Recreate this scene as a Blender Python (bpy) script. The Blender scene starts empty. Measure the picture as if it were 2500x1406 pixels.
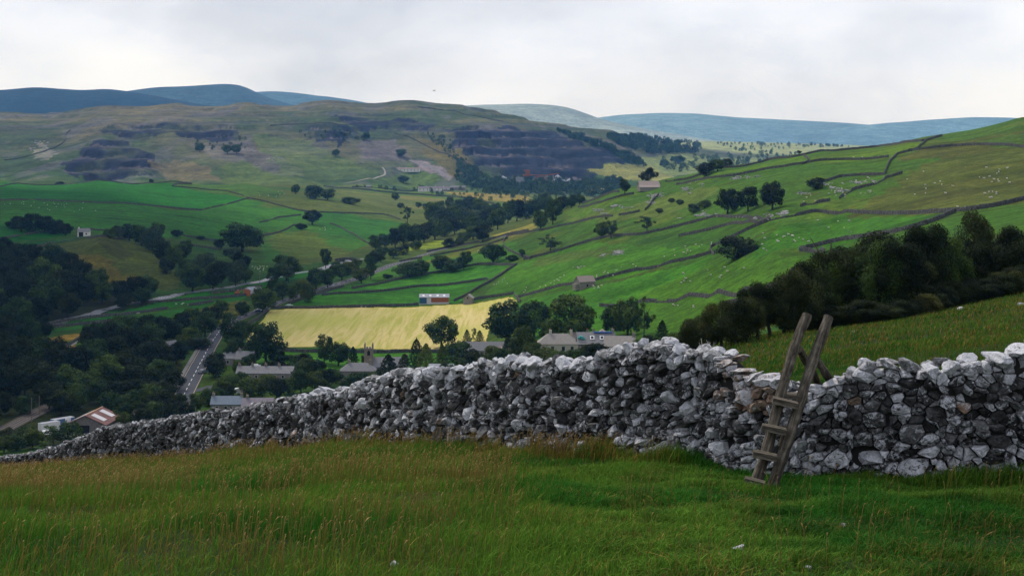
import bpy, math, random
import numpy as np
from mathutils import Vector, Matrix, noise as mnoise
R = math.radians
rng = np.random.default_rng(11)
random.seed(7)
sc = bpy.context.scene
COL = sc.collection
# ------------------------------------------------------------------ camera
# the camera stands at the origin, 1.6 m above the fellside, looking up the dale (+Y).
F = 3434.0; CX = 1250.0; YH = 360.0           # focal length, centre column and eye level, in photograph pixels
cam_d = bpy.data.cameras.new('camera'); cam = bpy.data.objects.new('camera', cam_d); COL.objects.link(cam)
cam.rotation_euler = (R(90), 0, 0)
cam_d.sensor_fit = 'HORIZONTAL'; cam_d.sensor_width = 36.0
cam_d.lens = 36.0 * F / 2500.0
cam_d.shift_y = (YH - 703.0) / 2500.0
cam_d.clip_start = 0.5; cam_d.clip_end = 60000
sc.camera = cam
sc.view_settings.view_transform = 'Standard'; sc.view_settings.look = 'None'
sc.view_settings.exposure = 0.0; sc.view_settings.gamma = 1.0
sc.cycles.max_bounces = 5; sc.cycles.diffuse_bounces = 3; sc.cycles.glossy_bounces = 2
sc.cycles.transparent_max_bounces = 6; sc.cycles.volume_bounces = 0
sc.cycles.use_denoising = True
try: sc.cycles.denoiser = 'OPENIMAGEDENOISE'
except Exception: pass

# ------------------------------------------------------------------ small helpers
def tag(o, label=None, cat=None, group=None, kind=None):
    if label: o['label'] = label
    if cat: o['category'] = cat
    if group: o['group'] = group
    if kind: o['kind'] = kind
    return o
def empty(name, loc=(0,0,0), rz=0.0, label=None, cat=None, group=None):
    o = bpy.data.objects.new(name, None); COL.objects.link(o)
    o.empty_display_size = 0.5
    o.location = loc; o.rotation_euler = (0,0,rz)
    return tag(o, label, cat, group)
def link(name, me, parent=None, mats=()):
    for m in mats: me.materials.append(m)
    o = bpy.data.objects.new(name, me); COL.objects.link(o)
    if parent is not None: o.parent = parent
    return o
def copy_tree(o, parent=None):
    c = o.copy(); COL.objects.link(c); c.parent = parent
    for ch in list(o.children): copy_tree(ch, c)
    return c
def np_mesh(name, V, quads=None, tris=None, smooth=True):
    """Mesh from numpy arrays of vertices, quads and/or triangles."""
    V = np.asarray(V, np.float32)
    parts = []; tot = []
    if quads is not None and len(quads):
        q = np.asarray(quads, np.int32); parts.append(q.ravel()); tot.append(np.full(len(q), 4, np.int32))
    if tris is not None and len(tris):
        t = np.asarray(tris, np.int32); parts.append(t.ravel()); tot.append(np.full(len(t), 3, np.int32))
    loops = np.concatenate(parts); tot = np.concatenate(tot)
    me = bpy.data.meshes.new(name)
    me.vertices.add(len(V)); me.vertices.foreach_set('co', V.ravel())
    me.loops.add(len(loops)); me.loops.foreach_set('vertex_index', loops)
    me.polygons.add(len(tot))
    st = np.zeros(len(tot), np.int32); st[1:] = np.cumsum(tot)[:-1]
    me.polygons.foreach_set('loop_start', st)
    try: me.polygons.foreach_set('loop_total', tot)
    except Exception: pass
    me.polygons.foreach_set('use_smooth', np.full(len(tot), smooth))
    me.update(calc_edges=True)
    return me
def vcol(me, name, rgb, domain='POINT'):
    a = me.attributes.new(name, 'FLOAT_COLOR', domain)
    rgb = np.asarray(rgb, np.float32)
    if rgb.shape[1] == 3: rgb = np.concatenate([rgb, np.ones((len(rgb),1), np.float32)], 1)
    a.data.foreach_set('color', rgb.ravel())
class MB:
    """Collects boxes, prisms, tubes into one mesh."""
    def __init__(s): s.v = []; s.f = []
    def add(s, V, Fs):
        b = len(s.v); s.v += [tuple(p) for p in V]; s.f += [tuple(i+b for i in f) for f in Fs]; return s
    def box(s, x0,x1,y0,y1,z0,z1, M=None):
        V = [Vector(p) for p in ((x0,y0,z0),(x1,y0,z0),(x1,y1,z0),(x0,y1,z0),(x0,y0,z1),(x1,y0,z1),(x1,y1,z1),(x0,y1,z1))]
        if M is not None: V = [M @ p for p in V]
        return s.add(V, ((3,2,1,0),(4,5,6,7),(0,1,5,4),(1,2,6,5),(2,3,7,6),(3,0,4,7)))
    def tube(s, pts, rad, n=8, cap=True, squash=1.0):
        pts = [Vector(p) for p in pts]; rings = []
        for i, p in enumerate(pts):
            t = (pts[min(i+1,len(pts)-1)] - pts[max(i-1,0)]).normalized()
            a = t.orthogonal().normalized() if i == 0 else (rings[-1][1] - t*rings[-1][1].dot(t)).normalized()
            b = t.cross(a); r = rad[i] if hasattr(rad,'__len__') else rad
            rings.append(([p + a*math.cos(2*math.pi*k/n)*r + b*math.sin(2*math.pi*k/n)*r*squash for k in range(n)], a))
        V = [q for rg,_ in rings for q in rg]; Fs = []
        for i in range(len(pts)-1):
            for k in range(n):
                Fs.append((i*n+k, i*n+(k+1)%n, (i+1)*n+(k+1)%n, (i+1)*n+k))
        if cap:
            Fs.append(tuple(range(n-1,-1,-1))); Fs.append(tuple(range((len(pts)-1)*n, len(pts)*n)))
        return s.add(V, Fs)
    def build(s, name, mat, parent=None, smooth=False):
        me = bpy.data.meshes.new(name); me.from_pydata(s.v, [], s.f)
        if smooth: me.polygons.foreach_set('use_smooth', [True]*len(me.polygons))
        me.update()
        return link(name, me, parent, [mat])

# ------------------------------------------------------------------ value noise in numpy
def _hash(ix, iy, seed):
    h = (ix.astype(np.int64)*374761393 + iy.astype(np.int64)*668265263 + seed*974711) & 0xffffffff
    h = ((h ^ (h >> 13)) * 1274126177) & 0xffffffff
    h = h ^ (h >> 16)
    return (h & 0xffff).astype(np.float32)/65535.0
def vnoise(x, y, seed=0):
    ix = np.floor(x); iy = np.floor(y); fx = (x-ix).astype(np.float32); fy = (y-iy).astype(np.float32)
    fx = fx*fx*(3-2*fx); fy = fy*fy*(3-2*fy)
    a=_hash(ix,iy,seed); b=_hash(ix+1,iy,seed); c=_hash(ix,iy+1,seed); d=_hash(ix+1,iy+1,seed)
    return (a*(1-fx)+b*fx)*(1-fy)+(c*(1-fx)+d*fx)*fy
def fbm(x, y, seed=0, octv=4, gain=0.5):
    s = np.zeros_like(np.asarray(x, np.float64), dtype=np.float32); a = 1.0; t = 0.0
    for i in range(octv):
        s += a*(vnoise(x*2**i + i*17.3, y*2**i - i*9.1, seed+i)-0.5)*2; t += a; a *= gain
    return s/t

# ------------------------------------------------------------------ terrain profile control points: column u -> (photo row, distance)
PROF = {
 -500: [(1240,25),(1200,45),(1172,70),(1155,95),(1255,200),(1120,370),(1090,400),(1040,445),(945,520),(865,600),(790,710),(720,850),(650,940),(600,1000),(575,1080),(548,1150),(490,1500),(440,1900),(468,2300),(432,2700),(400,2900),(350,3200),(300,3600),(277,4000),(300,5200)],
 0:    [(1215,25),(1180,40),(1158,55),(1145,70),(1290,200),(1135,370),(1085,405),(1040,445),(945,520),(865,600),(790,710),(720,850),(650,940),(608,1000),(580,1060),(550,1150),(490,1500),(440,1900),(468,2300),(432,2700),(400,2900),(350,3200),(300,3600),(278,4000),(300,5200)],
 250:  [(1210,25),(1165,40),(1130,56),(1275,200),(1110,390),(1040,445),(945,520),(870,592),(800,695),(745,790),(720,845),(698,890),(640,950),(605,980),(583,1010),(577,1070),(566,1150),(540,1250),(490,1500),(440,1900),(466,2300),(434,2750),(400,2840),(352,2980),(320,3150),(280,3500),(265,3800),(292,5200)],
 420:  [(1200,23),(1155,35),(1124,48),(1255,200),(1090,400),(1000,480),(905,560),(835,640),(760,765),(715,845),(690,890),(670,915),(640,975),(600,1080),(560,1200),(520,1430),(470,1750),(442,1900),(464,2300),(438,2700),(400,2840),(345,3000),(310,3200),(280,3500),(262,3750),(290,5200)],
 600:  [(1185,22),(1140,31),(1110,40),(1230,200),(1085,400),(1000,478),(950,515),(890,570),(835,640),(760,765),(710,860),(690,900),(640,1020),(620,1100),(560,1350),(500,1600),(455,1850),(450,1900),(456,2200),(446,2600),(420,2750),(380,2900),(340,3100),(300,3350),(262,3700),(290,5200)],
 800:  [(1094,33.5),(1170,150),(1060,420),(960,505),(905,555),(850,620),(740,790),(690,890),(650,1010),(600,1220),(560,1400),(500,1700),(470,2000),(458,2500),(430,2750),(380,2950),(320,3200),(285,3450),(257,3700),(285,5200)],
 1000: [(1093,28),(1110,120),(1040,330),(960,500),(905,556),(850,622),(760,765),(740,800),(690,895),(640,1070),(590,1280),(550,1500),(510,1900),(480,2300),(460,2700),(430,2900),(400,3000),(340,3200),(290,3450),(259,3650),(285,5200)],
 1150: [(1100,25.5),(1060,100),(960,330),(915,470),(895,550),(850,615),(780,710),(742,785),(700,850),(660,930),(620,1060),(580,1250),(545,1500),(500,2000),(475,2400),(458,2700),(435,2880),(400,3000),(350,3150),(300,3450),(276,3650),(300,5200)],
 1250: [(1105,24),(1040,90),(960,250),(905,420),(860,540),(800,640),(735,755),(680,830),(630,930),(590,1050),(562,1200),(545,1400),(505,2000),(474,2500),(455,2850),(430,2950),(380,3100),(320,3400),(297,3600),(325,5200)],
 1400: [(1107,22.5),(1020,80),(940,230),(890,400),(850,470),(800,550),(740,630),(680,725),(630,815),(580,925),(545,1020),(515,1120),(500,1180),(520,1450),(500,2000),(476,2500),(458,2850),(430,2960),(380,3120),(325,3450),(318,3600),(335,5200)],
 1500: [(1108,21.5),(1010,80),(930,220),(880,390),(855,450),(800,530),(740,600),(680,680),(630,750),(580,835),(540,915),(500,990),(469,1080),(500,1400),(490,2000),(458,2800),(435,2900),(400,3060),(350,3400),(330,3700),(345,5200)],
 1620: [(1110,20.8),(930,100),(900,220),(860,380),(820,450),(760,530),(700,600),(640,680),(580,770),(530,850),(480,970),(443,1060),(470,1400),(470,2000),(445,2800),(425,3100),(400,3400),(375,3650),(345,4100),(350,5200)],
 1750: [(1128,19.9),(960,45),(850,92),(875,200),(850,350),(800,420),(745,475),(700,520),(640,600),(580,690),(520,775),(460,890),(414,1000),(455,1500),(445,2500),(422,3200),(395,3800),(362,4700),(352,5600)],
 1900: [(1171,18.8),(960,40),(812,105),(840,200),(790,320),(720,400),(660,470),(620,520),(570,590),(520,665),(470,760),(420,880),(388,985),(430,1500),(430,2500),(408,3400),(378,4500),(358,5600)],
 2000: [(1172,18.4),(960,38),(795,112),(815,200),(745,330),(660,430),(600,520),(540,610),(480,705),(420,820),(373,965),(410,1500),(420,2500),(400,3500),(368,5000),(358,5800)],
 2250: [(1173,18),(940,36),(758,118),(765,190),(650,300),(580,400),(520,520),(440,680),(380,800),(340,920),(385,1500),(405,2500),(395,3800),(372,5200)],
 2500: [(1178,17.8),(920,36),(705,118),(715,180),(600,260),(540,350),(490,480),(430,600),(370,720),(310,850),(289,930),(335,1500),(390,2500),(390,3800),(375,5200)],
 3000: [(1188,17.5),(880,36),(640,118),(640,180),(540,260),(480,350),(430,480),(370,600),(300,720),(240,850),(212,930),(260,1500),(360,2500),(380,3800),(375,5200)],
}
cu = []; cv = []; cs = []
VS = 420.0                                       # weight of ln(distance) against columns
for u, pr in PROF.items():
    lst = [(2.0, 865.0 + 1.6*F/2.0), (9.6, 1406.0 + (0 if u>300 else 0)), (13.5, 860 - (1250-u)*0.004 + 1.6*F/13.5)] + [(d, py) for py, d in pr]
    for d, py in lst:
        cu.append(u); cv.append(math.log(d)); cs.append(py - 1.6*F/d)
cu = np.array(cu, float); cv = np.array(cv)*VS; cs = np.array(cs)
UMIN, UMAX = -2600, 5600
def kern(du, dv): return np.sqrt((du*0.8)**2 + dv**2 + 18.0**2)
A = kern(cu[:,None]-cu[None], cv[:,None]-cv[None])
n = len(cu)
A2 = np.zeros((n+1,n+1)); A2[:n,:n] = A - np.eye(n)*0.0; A2[n,:n] = 1; A2[:n,n] = 1
wts = np.linalg.solve(A2, np.append(cs, 0))
gu = np.arange(UMIN-40, UMAX+60, 20.0); gv = np.arange(math.log(1.6), math.log(7000)+0.06, 0.02)
G = np.zeros((len(gv), len(gu)))
for j, v in enumerate(gv):
    k = kern(gu[:,None]-cu[None], v*VS-cv[None])
    G[j] = k @ wts[:n] + wts[n]
def bicubic(u, v):
    """smooth interpolation of G (row-angle s) at columns u and ln-distances v"""
    fu = (u-gu[0])/20.0; fv = (v-gv[0])/0.02
    iu = np.clip(np.floor(fu).astype(int),1,len(gu)-3); iv = np.clip(np.floor(fv).astype(int),1,len(gv)-3)
    tu = fu-iu; tv = fv-iv
    def w(t): return (-.5*t+t*t-.5*t**3, 1-2.5*t*t+1.5*t**3, .5*t+2*t*t-1.5*t**3, -.5*t*t+.5*t**3)
    wu = w(tu); wv = w(tv); out = 0
    for a in range(4):
        for b in range(4):
            out = out + wv[a]*wu[b]*G[iv+a-1, iu+b-1]
    return out
# fine grid: about 2.5 photo pixels per column inside the frame
US = np.concatenate([np.arange(UMIN,-700,50.0), np.arange(-700,-60,16.0), np.arange(-60,2560,2.6), np.arange(2560,3300,16.0), np.arange(3300,UMAX+1,50.0)])
DS = np.exp(np.concatenate([np.arange(math.log(2.0),math.log(380),0.014), np.arange(math.log(380),math.log(4200),0.0036), np.arange(math.log(4200),math.log(6500),0.012)]))
UU, DD = np.meshgrid(US, DS); XX = (UU-CX)/F*DD
SS = bicubic(UU, np.log(DD))
ZZ = -1.6 - (SS-YH)/F*DD
# ------------------------------------------------------------------ relief added to the smooth terrain
def sstep(a, b, x): t = np.clip((x-a)/(b-a), 0, 1); return t*t*(3-2*t)
LD = np.log(DD)
near = 1 - sstep(60, 160, DD); mid = sstep(90, 300, DD)*(1-sstep(2300, 2600, DD)); hill = sstep(2450, 2700, DD)*(1-sstep(1560,1720,UU)*0.75)
ZZ += near*(0.07*fbm(XX/1.3, DD/1.3, 3, 3) + 0.12*fbm(XX/5, DD/5, 5, 2))*sstep(3, 8, DD)
ZZ += mid*(0.9*fbm(XX/55, DD/70, 9, 3) + 0.22*fbm(XX/11, DD/14, 12, 3))*np.clip(DD/700, .25, 1.5)
gull = 1-np.abs(fbm(XX/230, DD/300, 21, 4, .55))*2
ZZ += hill*(9*fbm(XX/260, DD/260, 17, 4) - 6*np.clip(gull-.55,0,1) + 2.2*fbm(XX/45, DD/45, 19, 3))
# limestone scars: the upper hill steps in short cliffs
tz = (ZZ + 4*fbm(XX/400, DD/400, 33, 2))/19.0; fl = np.floor(tz); fr = tz-fl
stepped = (fl + sstep(.0, .34, fr)*0.45 + fr*0.55)*19.0
scar = hill*sstep(-.15, .25, fbm(XX/500, DD/350, 41, 3))*(ZZ > -45)
ZZ = ZZ*(1-scar) + (stepped - 4*fbm(XX/400, DD/400, 33, 2))*scar
# old ploughing terraces (lynchets) on the right-hand slope and ridge lines on the left
ly = sstep(1380,1560,UU)*(1-sstep(2010,2120,UU))*sstep(400,450,DD)*(1-sstep(640,720,DD))
ph = (DD + XX*0.28 + 9*fbm(XX/120, DD/120, 55, 2))/33.0; fr = ph-np.floor(ph)
ZZ += ly*2.0*(np.where(fr<.72, fr/.72, (1-fr)/.28)-.5)
LYB = ly*sstep(.66,.74,fr)*(1-sstep(.95,1.0,fr)); rl = (1-sstep(560,760,UU))*sstep(1170,1230,DD)*(1-sstep(1480,1560,DD))
ph = (DD+XX*.05+6*fbm(XX/160,DD/160,57,2))/27.0
ZZ += rl*0.75*np.abs(np.sin(ph*math.pi))
PYG = YH - ZZ*F/DD

def _interp_cols(Arr, u):
    fi = np.interp(u, US, np.arange(len(US))); i = int(min(max(math.floor(fi),0), len(US)-2)); t = fi-i
    return Arr[:,i]*(1-t) + Arr[:,i+1]*t
def ground(x, y):
    """height of the terrain at x, y"""
    u = x/y*F + CX
    c = _interp_cols(ZZ, u)
    return float(np.interp(math.log(y), np.log(DS), c))
def hit(px, py, dmin=2.0, dmax=7000.0):
    """distance at which the sight line through a photo point first meets the terrain"""
    c = _interp_cols(PYG, px); ok = (DS>=dmin)&(DS<=dmax)
    idx = np.nonzero(ok & (c<=py))[0]
    if len(idx)==0:
        ii = np.nonzero(ok)[0]; return float(DS[ii[np.argmin(c[ii])]])
    i = idx[0]
    if i==0 or not ok[i-1]: return float(DS[i])
    t = (c[i-1]-py)/max(c[i-1]-c[i],1e-6); return float(DS[i-1]+(DS[i]-DS[i-1])*min(max(t,0),1))
def P(px, py, dmin=2.0, dmax=7000.0):
    d = hit(px, py, dmin, dmax); x = (px-CX)/F*d
    return Vector((x, d, ground(x, d)))
def ray(px, py, d):
    return Vector(((px-CX)/F*d, d, -(py-YH)/F*d))

# ------------------------------------------------------------------ fields and ground cover: albedo per vertex
def srgb(r,g,b):
    return np.array([((c/255)/12.92 if c<=10 else ((c/255+.055)/1.055)**2.4) for c in (r,g,b)])
K = 0.73                                         # photo colours -> albedo under this sky
def A8(r,g,b,k=K): return srgb(r,g,b)*k
def mixc(C, col, w): return C*(1-w[...,None]) + np.asarray(col)*w[...,None]
n1 = fbm(XX/90, DD/120, 61, 4); n2 = fbm(XX/22, DD/30, 63, 3); n3 = fbm(XX/6, DD/8, 65, 3)
C = np.zeros(ZZ.shape+(3,))
# rough pasture everywhere, greener low down
C[:] = A8(58,88,26)
C = mixc(C, A8(84,88,34), sstep(-.1,.35,n1+.4*n2)*.8)
C = mixc(C, A8(38,84,22), sstep(.0,.4,-n1+.3*n2)*.7)
# fellside under the near grass
fl_ = 1-sstep(120,200,DD)
C = mixc(C, A8(44,60,20,.6), fl_)
C = mixc(C, A8(38,58,18), fl_*sstep(.0,.35,fbm(XX/2.2,DD/2.8,71,3)+.25*fbm(XX/9,DD/9,73,2)))
C = mixc(C, A8(78,74,32,.6), fl_*sstep(.1,.5,fbm(XX/3.1,DD/3.1,75,3)+.15)*.7*(1-.85*sstep(1150,1500,UU)))
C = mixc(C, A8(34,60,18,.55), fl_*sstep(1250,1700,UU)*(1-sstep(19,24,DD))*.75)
# valley bottom
C = mixc(C, A8(48,82,24), sstep(330,420,DD)*(1-sstep(1000,1300,DD))*(1-sstep(1150,1400,UU))*.8)
# right-hand slope: bright low, olive and brown high
rs = sstep(330,420,DD)*(1-sstep(1150,1250,DD))*sstep(1180,1300,UU)
C = mixc(C, A8(62,98,26), rs*sstep(560,640,PYG+30*n1)*.9)
C = mixc(C, A8(72,108,30), rs*(1-sstep(520,620,PYG+30*n1))*.75)
C = mixc(C, A8(96,98,36), rs*sstep(.05,.4,n1*.6+n2*.7)*.55)
C = mixc(C, A8(80,88,36), LYB*.75)
n4 = fbm(XX/70, (DD+XX*.3)/9, 67, 3); pst = sstep(330,420,DD)*(1-sstep(2200,2400,DD)); C = mixc(C, A8(62,74,28), pst*sstep(.08,.45,n4+.25*n1)*.55); C = mixc(C, A8(92,120,44), pst*sstep(.15,.5,-n4+.3*n2)*.30)
# upper valley floor
uv = sstep(1350,1600,DD)*(1-sstep(2500,2700,DD))*sstep(700,900,UU)
C = mixc(C, A8(92,110,48), uv*.7); C = mixc(C, A8(128,122,62), uv*sstep(.05,.3,n1)*.7)
# the long hill behind: tan moor on top, greener flanks, grey stone showing on the steep parts
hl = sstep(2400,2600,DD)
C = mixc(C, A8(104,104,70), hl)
hn = fbm(XX/300, DD/420, 81, 4); hn2 = fbm(XX/70, DD/90, 83, 3)
C = mixc(C, A8(128,118,86), hl*sstep(.0,.35,hn)*.8)
C = mixc(C, A8(66,88,44), hl*sstep(.0,.3,-hn+.3*hn2)*.7)
C = mixc(C, A8(74,104,46), hl*(1-sstep(-60,5,ZZ+10*hn2))*.8)
st_ = fbm(XX/340, ZZ/6.5, 85, 3); C = mixc(C, A8(92,86,84), hl*sstep(5,40,ZZ)*sstep(.12,.4,st_)*.65); C = mixc(C, A8(140,128,88), hl*sstep(5,40,ZZ)*sstep(.12,.4,-st_)*.5); C = mixc(C, A8(50,66,36), hl*(1-sstep(20,60,ZZ))*sstep(.15,.45,fbm(XX/90,DD/60,89,4))*.5)
gy = np.gradient(ZZ, axis=0)/np.gradient(DD, axis=0)
C = mixc(C, A8(92,92,100), hl*sstep(.55,1.1,gy+.25*hn2)*.9)
C = mixc(C, A8(118,112,112), hl*sstep(.12,.3,fbm(XX/60,DD/150,87,4))*.5)
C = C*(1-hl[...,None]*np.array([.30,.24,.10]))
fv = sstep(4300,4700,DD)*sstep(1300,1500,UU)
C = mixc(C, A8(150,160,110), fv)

def in_poly(pts, jit=0.0, dmin=2.0, dmax=7000.0, soft=False):
    q = np.array([(px, math.log(hit(px,py,dmin,dmax))*VS) for px,py in pts])
    u0,u1,v0,v1 = q[:,0].min()-20,q[:,0].max()+20,q[:,1].min()-10,q[:,1].max()+10
    ii = np.nonzero((US>=u0)&(US<=u1))[0]; jj = np.nonzero((np.log(DS)*VS>=v0)&(np.log(DS)*VS<=v1))[0]
    m = np.zeros(ZZ.shape, np.float32)
    if len(ii)==0 or len(jj)==0: return m
    sl = (slice(jj[0],jj[-1]+1), slice(ii[0],ii[-1]+1))
    U = UU[sl].copy(); Vv = LD[sl]*VS
    if jit:
        U = U + jit*2.2*fbm(U/26, Vv/9, 91, 4); Vv = Vv + jit*.5*fbm(U/22+7, Vv/8, 93, 4)
    c = np.zeros(U.shape, bool); k = len(q)
    for a in range(k):
        x1,y1 = q[a]; x2,y2 = q[(a+1)%k]
        if y1==y2: continue
        cond = ((y1>Vv)!=(y2>Vv)) & (U < (x2-x1)*(Vv-y1)/(y2-y1)+x1)
        c ^= cond
    m[sl] = c
    return m
n4z = fbm(XX/80, (DD+XX*.3)/10, 69, 3)*sstep(330,420,DD)*(1-sstep(2200,2400,DD))
def zone(pts, rgb, w=1.0, jit=0.0, dmin=2.0, dmax=7000.0, var=.25):
    global C
    m = in_poly(pts, jit, dmin, dmax)*w
    r_,g_,b_ = rgb
    if g_ > r_*1.25 and g_ > b_*1.5: rgb = (r_+10, g_*1.10, b_) if g_ < 100 else ((r_+8, g_*.97, b_) if g_ < 112 else (r_+22, g_*.87, b_))     # keep the meadows a warm grass green
    col = np.asarray(A8(*rgb))*(1+var*(n2*.6+n3*.4)+(.35*n4z if var<.4 else 0))[...,None]
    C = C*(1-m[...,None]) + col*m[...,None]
    return m
SR = dict(dmin=300, dmax=1250)                   # right-hand slope
LV = dict(dmin=380, dmax=2150)                   # valley and left-hand terraces
QH = dict(dmin=2350, dmax=4500)                  # quarry hill
zone([(0,445),(120,440),(260,438),(370,442),(430,454),(600,484),(490,512),(250,493),(0,489)], (24,94,22), **LV)
zone([(0,491),(250,496),(490,515),(600,487),(740,513),(735,540),(640,573),(540,588),(400,580),(260,570),(170,560),(0,548)], (44,98,26), **LV)
zone([(0,437),(120,432),(260,432),(420,440),(540,446),(700,470),(600,481),(430,452),(370,440),(120,439),(0,444)], (58,92,32), **LV)
zone([(-60,553),(90,556),(185,572),(100,584),(0,596),(-60,600)], (20,84,18), **LV)
zone([(-60,604),(0,599),(100,588),(215,577),(150,592),(80,607),(0,616)], (20,84,18), **LV)
zone([(72,611),(130,596),(200,585),(270,582),(330,588),(440,668),(450,704),(300,716),(160,690),(80,640)], (80,88,32), .9, 14, **LV)
zone([(230,590),(290,592),(330,625),(300,640),(270,615)], (60,64,34), .7, 12, **LV)
zone([(140,620),(230,622),(330,680),(390,700),(250,690)], (112,94,36), .55, 16, **LV)
zone([(620,500),(780,520),(900,520),(960,545),(900,600),(800,630),(640,640),(650,580)], (48,98,28), .8, 14, **LV)
zone([(650,575),(760,560),(820,600),(880,640),(700,650)], (92,96,34), .6, 18, **LV)
zone([(760,525),(960,522),(1010,560),(930,590),(800,570)], (36,92,26), .85, 10, **LV)
zone([(700,470),(820,490),(950,490),(1120,540),(1010,545),(800,515),(640,505)], (76,100,38), .8, 10, **LV)
zone([(800,470),(950,478),(1080,505),(1230,520),(1200,535),(1010,500),(830,490)], (92,104,48), .8, 8, dmin=1300, dmax=2600)
zone([(740,452),(1000,466),(1150,478),(1240,500),(1230,505),(1040,482),(860,464)], (58,122,36), .95, 3, dmin=1300, dmax=2700)
zone([(1080,470),(1290,478),(1290,495),(1180,490)], (150,132,64), .8, 10, dmin=1300, dmax=2800)
zone([(1000,560),(1180,530),(1260,520),(1250,540),(1060,575)], (58,112,36), .7, 8, **LV)
# river meadows and roadside fields
zone([(104,797),(200,770),(330,742),(440,725),(620,692),(780,655),(800,662),(700,690),(600,712),(480,738),(330,768),(108,806)], (30,104,22), 1, 2, **LV)
zone([(108,810),(330,773),(480,745),(600,718),(600,730),(480,760),(330,790),(110,815)], (36,100,24), 1, 2, **LV)
zone([(104,826),(180,815),(230,812),(180,834),(104,836)], (150,118,48), .9, 3, **LV)
zone([(110,842),(290,808),(440,770),(470,790),(420,830),(300,850),(108,858)], (60,108,26), 1, 3, **LV)
zone([(60,850),(180,838),(185,846),(80,858)], (160,116,42), .9, 3, **LV)
zone([(440,770),(520,745),(600,735),(610,750),(560,790),(500,800)], (98,96,36), .8, 8, **LV)
# right of the road
GF = (34,128,24)
zone([(700,747),(760,722),(850,700),(900,688),(1000,690),(1180,688),(1110,744),(900,748)], GF, 1, 0, **LV)
zone([(850,700),(1000,672),(1150,650),(1262,640),(1190,684),(1030,694)], (38,132,24), 1, 0, **LV)
zone([(880,690),(900,660),(1000,635),(1150,600),(1262,590),(1265,636),(1130,648),(1000,668)], (40,122,24), 1, 2, **LV)
zone([(985,650),(1100,618),(1230,575),(1300,560),(1290,572),(1240,590),(1100,630)], (74,118,34), .9, 4, **LV)
zone([(1200,575),(1300,545),(1310,555),(1250,580)], (136,130,56), .9, 3, **LV)
zone([(940,617),(1060,588),(1110,585),(1100,600),(1010,612),(945,622)], (128,146,40), .9, 4, **LV)
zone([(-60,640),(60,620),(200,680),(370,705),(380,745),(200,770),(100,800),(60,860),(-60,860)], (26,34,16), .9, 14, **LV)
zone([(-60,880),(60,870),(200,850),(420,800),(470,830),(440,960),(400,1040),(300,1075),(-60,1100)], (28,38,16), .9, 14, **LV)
hay = zone([(597,846),(604,826),(622,800),(640,783),(660,757),(800,752),(1020,749),(1120,742),(1250,724),(1262,735),(1240,770),(1195,800),(1182,848),(900,850)], (226,196,96), 1, 0, dmin=380, dmax=1000, var=.10)
zone([(590,849),(900,852),(1182,850),(1180,900),(900,905),(590,905)], (40,126,24), 1, 0, dmin=380, dmax=700)
zone([(600,842),(640,845),(640,815),(612,815)], (190,150,80), .8, 8, dmin=380, dmax=1000)
# right-hand slope
zone([(1270,738),(1420,704),(1650,650),(1745,622),(1640,700),(1600,745),(1640,812),(1480,830),(1300,830),(1270,780)], (38,128,22), .9, 6, **SR)
zone([(1180,720),(1265,640),(1400,600),(1560,600),(1740,600),(1660,640),(1420,695),(1250,730)], (46,132,24), .85, 8, **SR)
zone([(1480,820),(1640,812),(1800,780),(1880,715),(1985,640),(1840,630),(1700,660),(1560,720)], (46,122,24), .9, 6, **SR)
zone([(1290,650),(1380,640),(1480,625),(1530,605),(1440,605),(1320,630)], (84,98,44), .7, 14, **SR)
zone([(1900,556),(2050,527),(2320,522),(2230,558),(2080,592),(1955,610),(1830,636),(1860,585)], (50,108,26), .9, 6, **SR)
zone([(1960,610),(2100,598),(2250,568),(2340,530),(2520,500),(2520,560),(2250,600),(2000,640)], (52,100,26), .9, 6, **SR)
zone([(2060,522),(2160,470),(2230,420),(2290,385),(2500,350),(2560,350),(2560,488),(2330,515)], (84,86,36), .75, 30, **SR)
zone([(2180,395),(2260,360),(2500,320),(2560,310),(2560,350),(2320,385)], (82,84,36), .9, 10, **SR)
zone([(2180,450),(2300,455),(2420,465),(2350,480),(2220,480)], (70,76,34), .6, 18, **SR)
zone([(2390,345),(2520,325),(2520,360),(2420,362)], (58,92,34), .7, 10, **SR)
zone([(1985,383),(2130,366),(2262,345),(2250,360),(2185,383),(1985,398),(1960,402)], (62,128,28), 1, 0, **SR)
zone([(1690,440),(1790,415),(1960,380),(1972,388),(1960,398),(1800,425),(1700,445)], (58,128,28), 1, 0, **SR)
zone([(1380,520),(1480,492),(1545,468),(1560,476),(1480,505),(1400,528)], (62,128,30), .9, 2, **SR)
zone([(1320,545),(1500,520),(1620,480),(1740,455),(1760,470),(1620,530),(1480,545)], (98,112,48), .7, 12, **SR)
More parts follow.
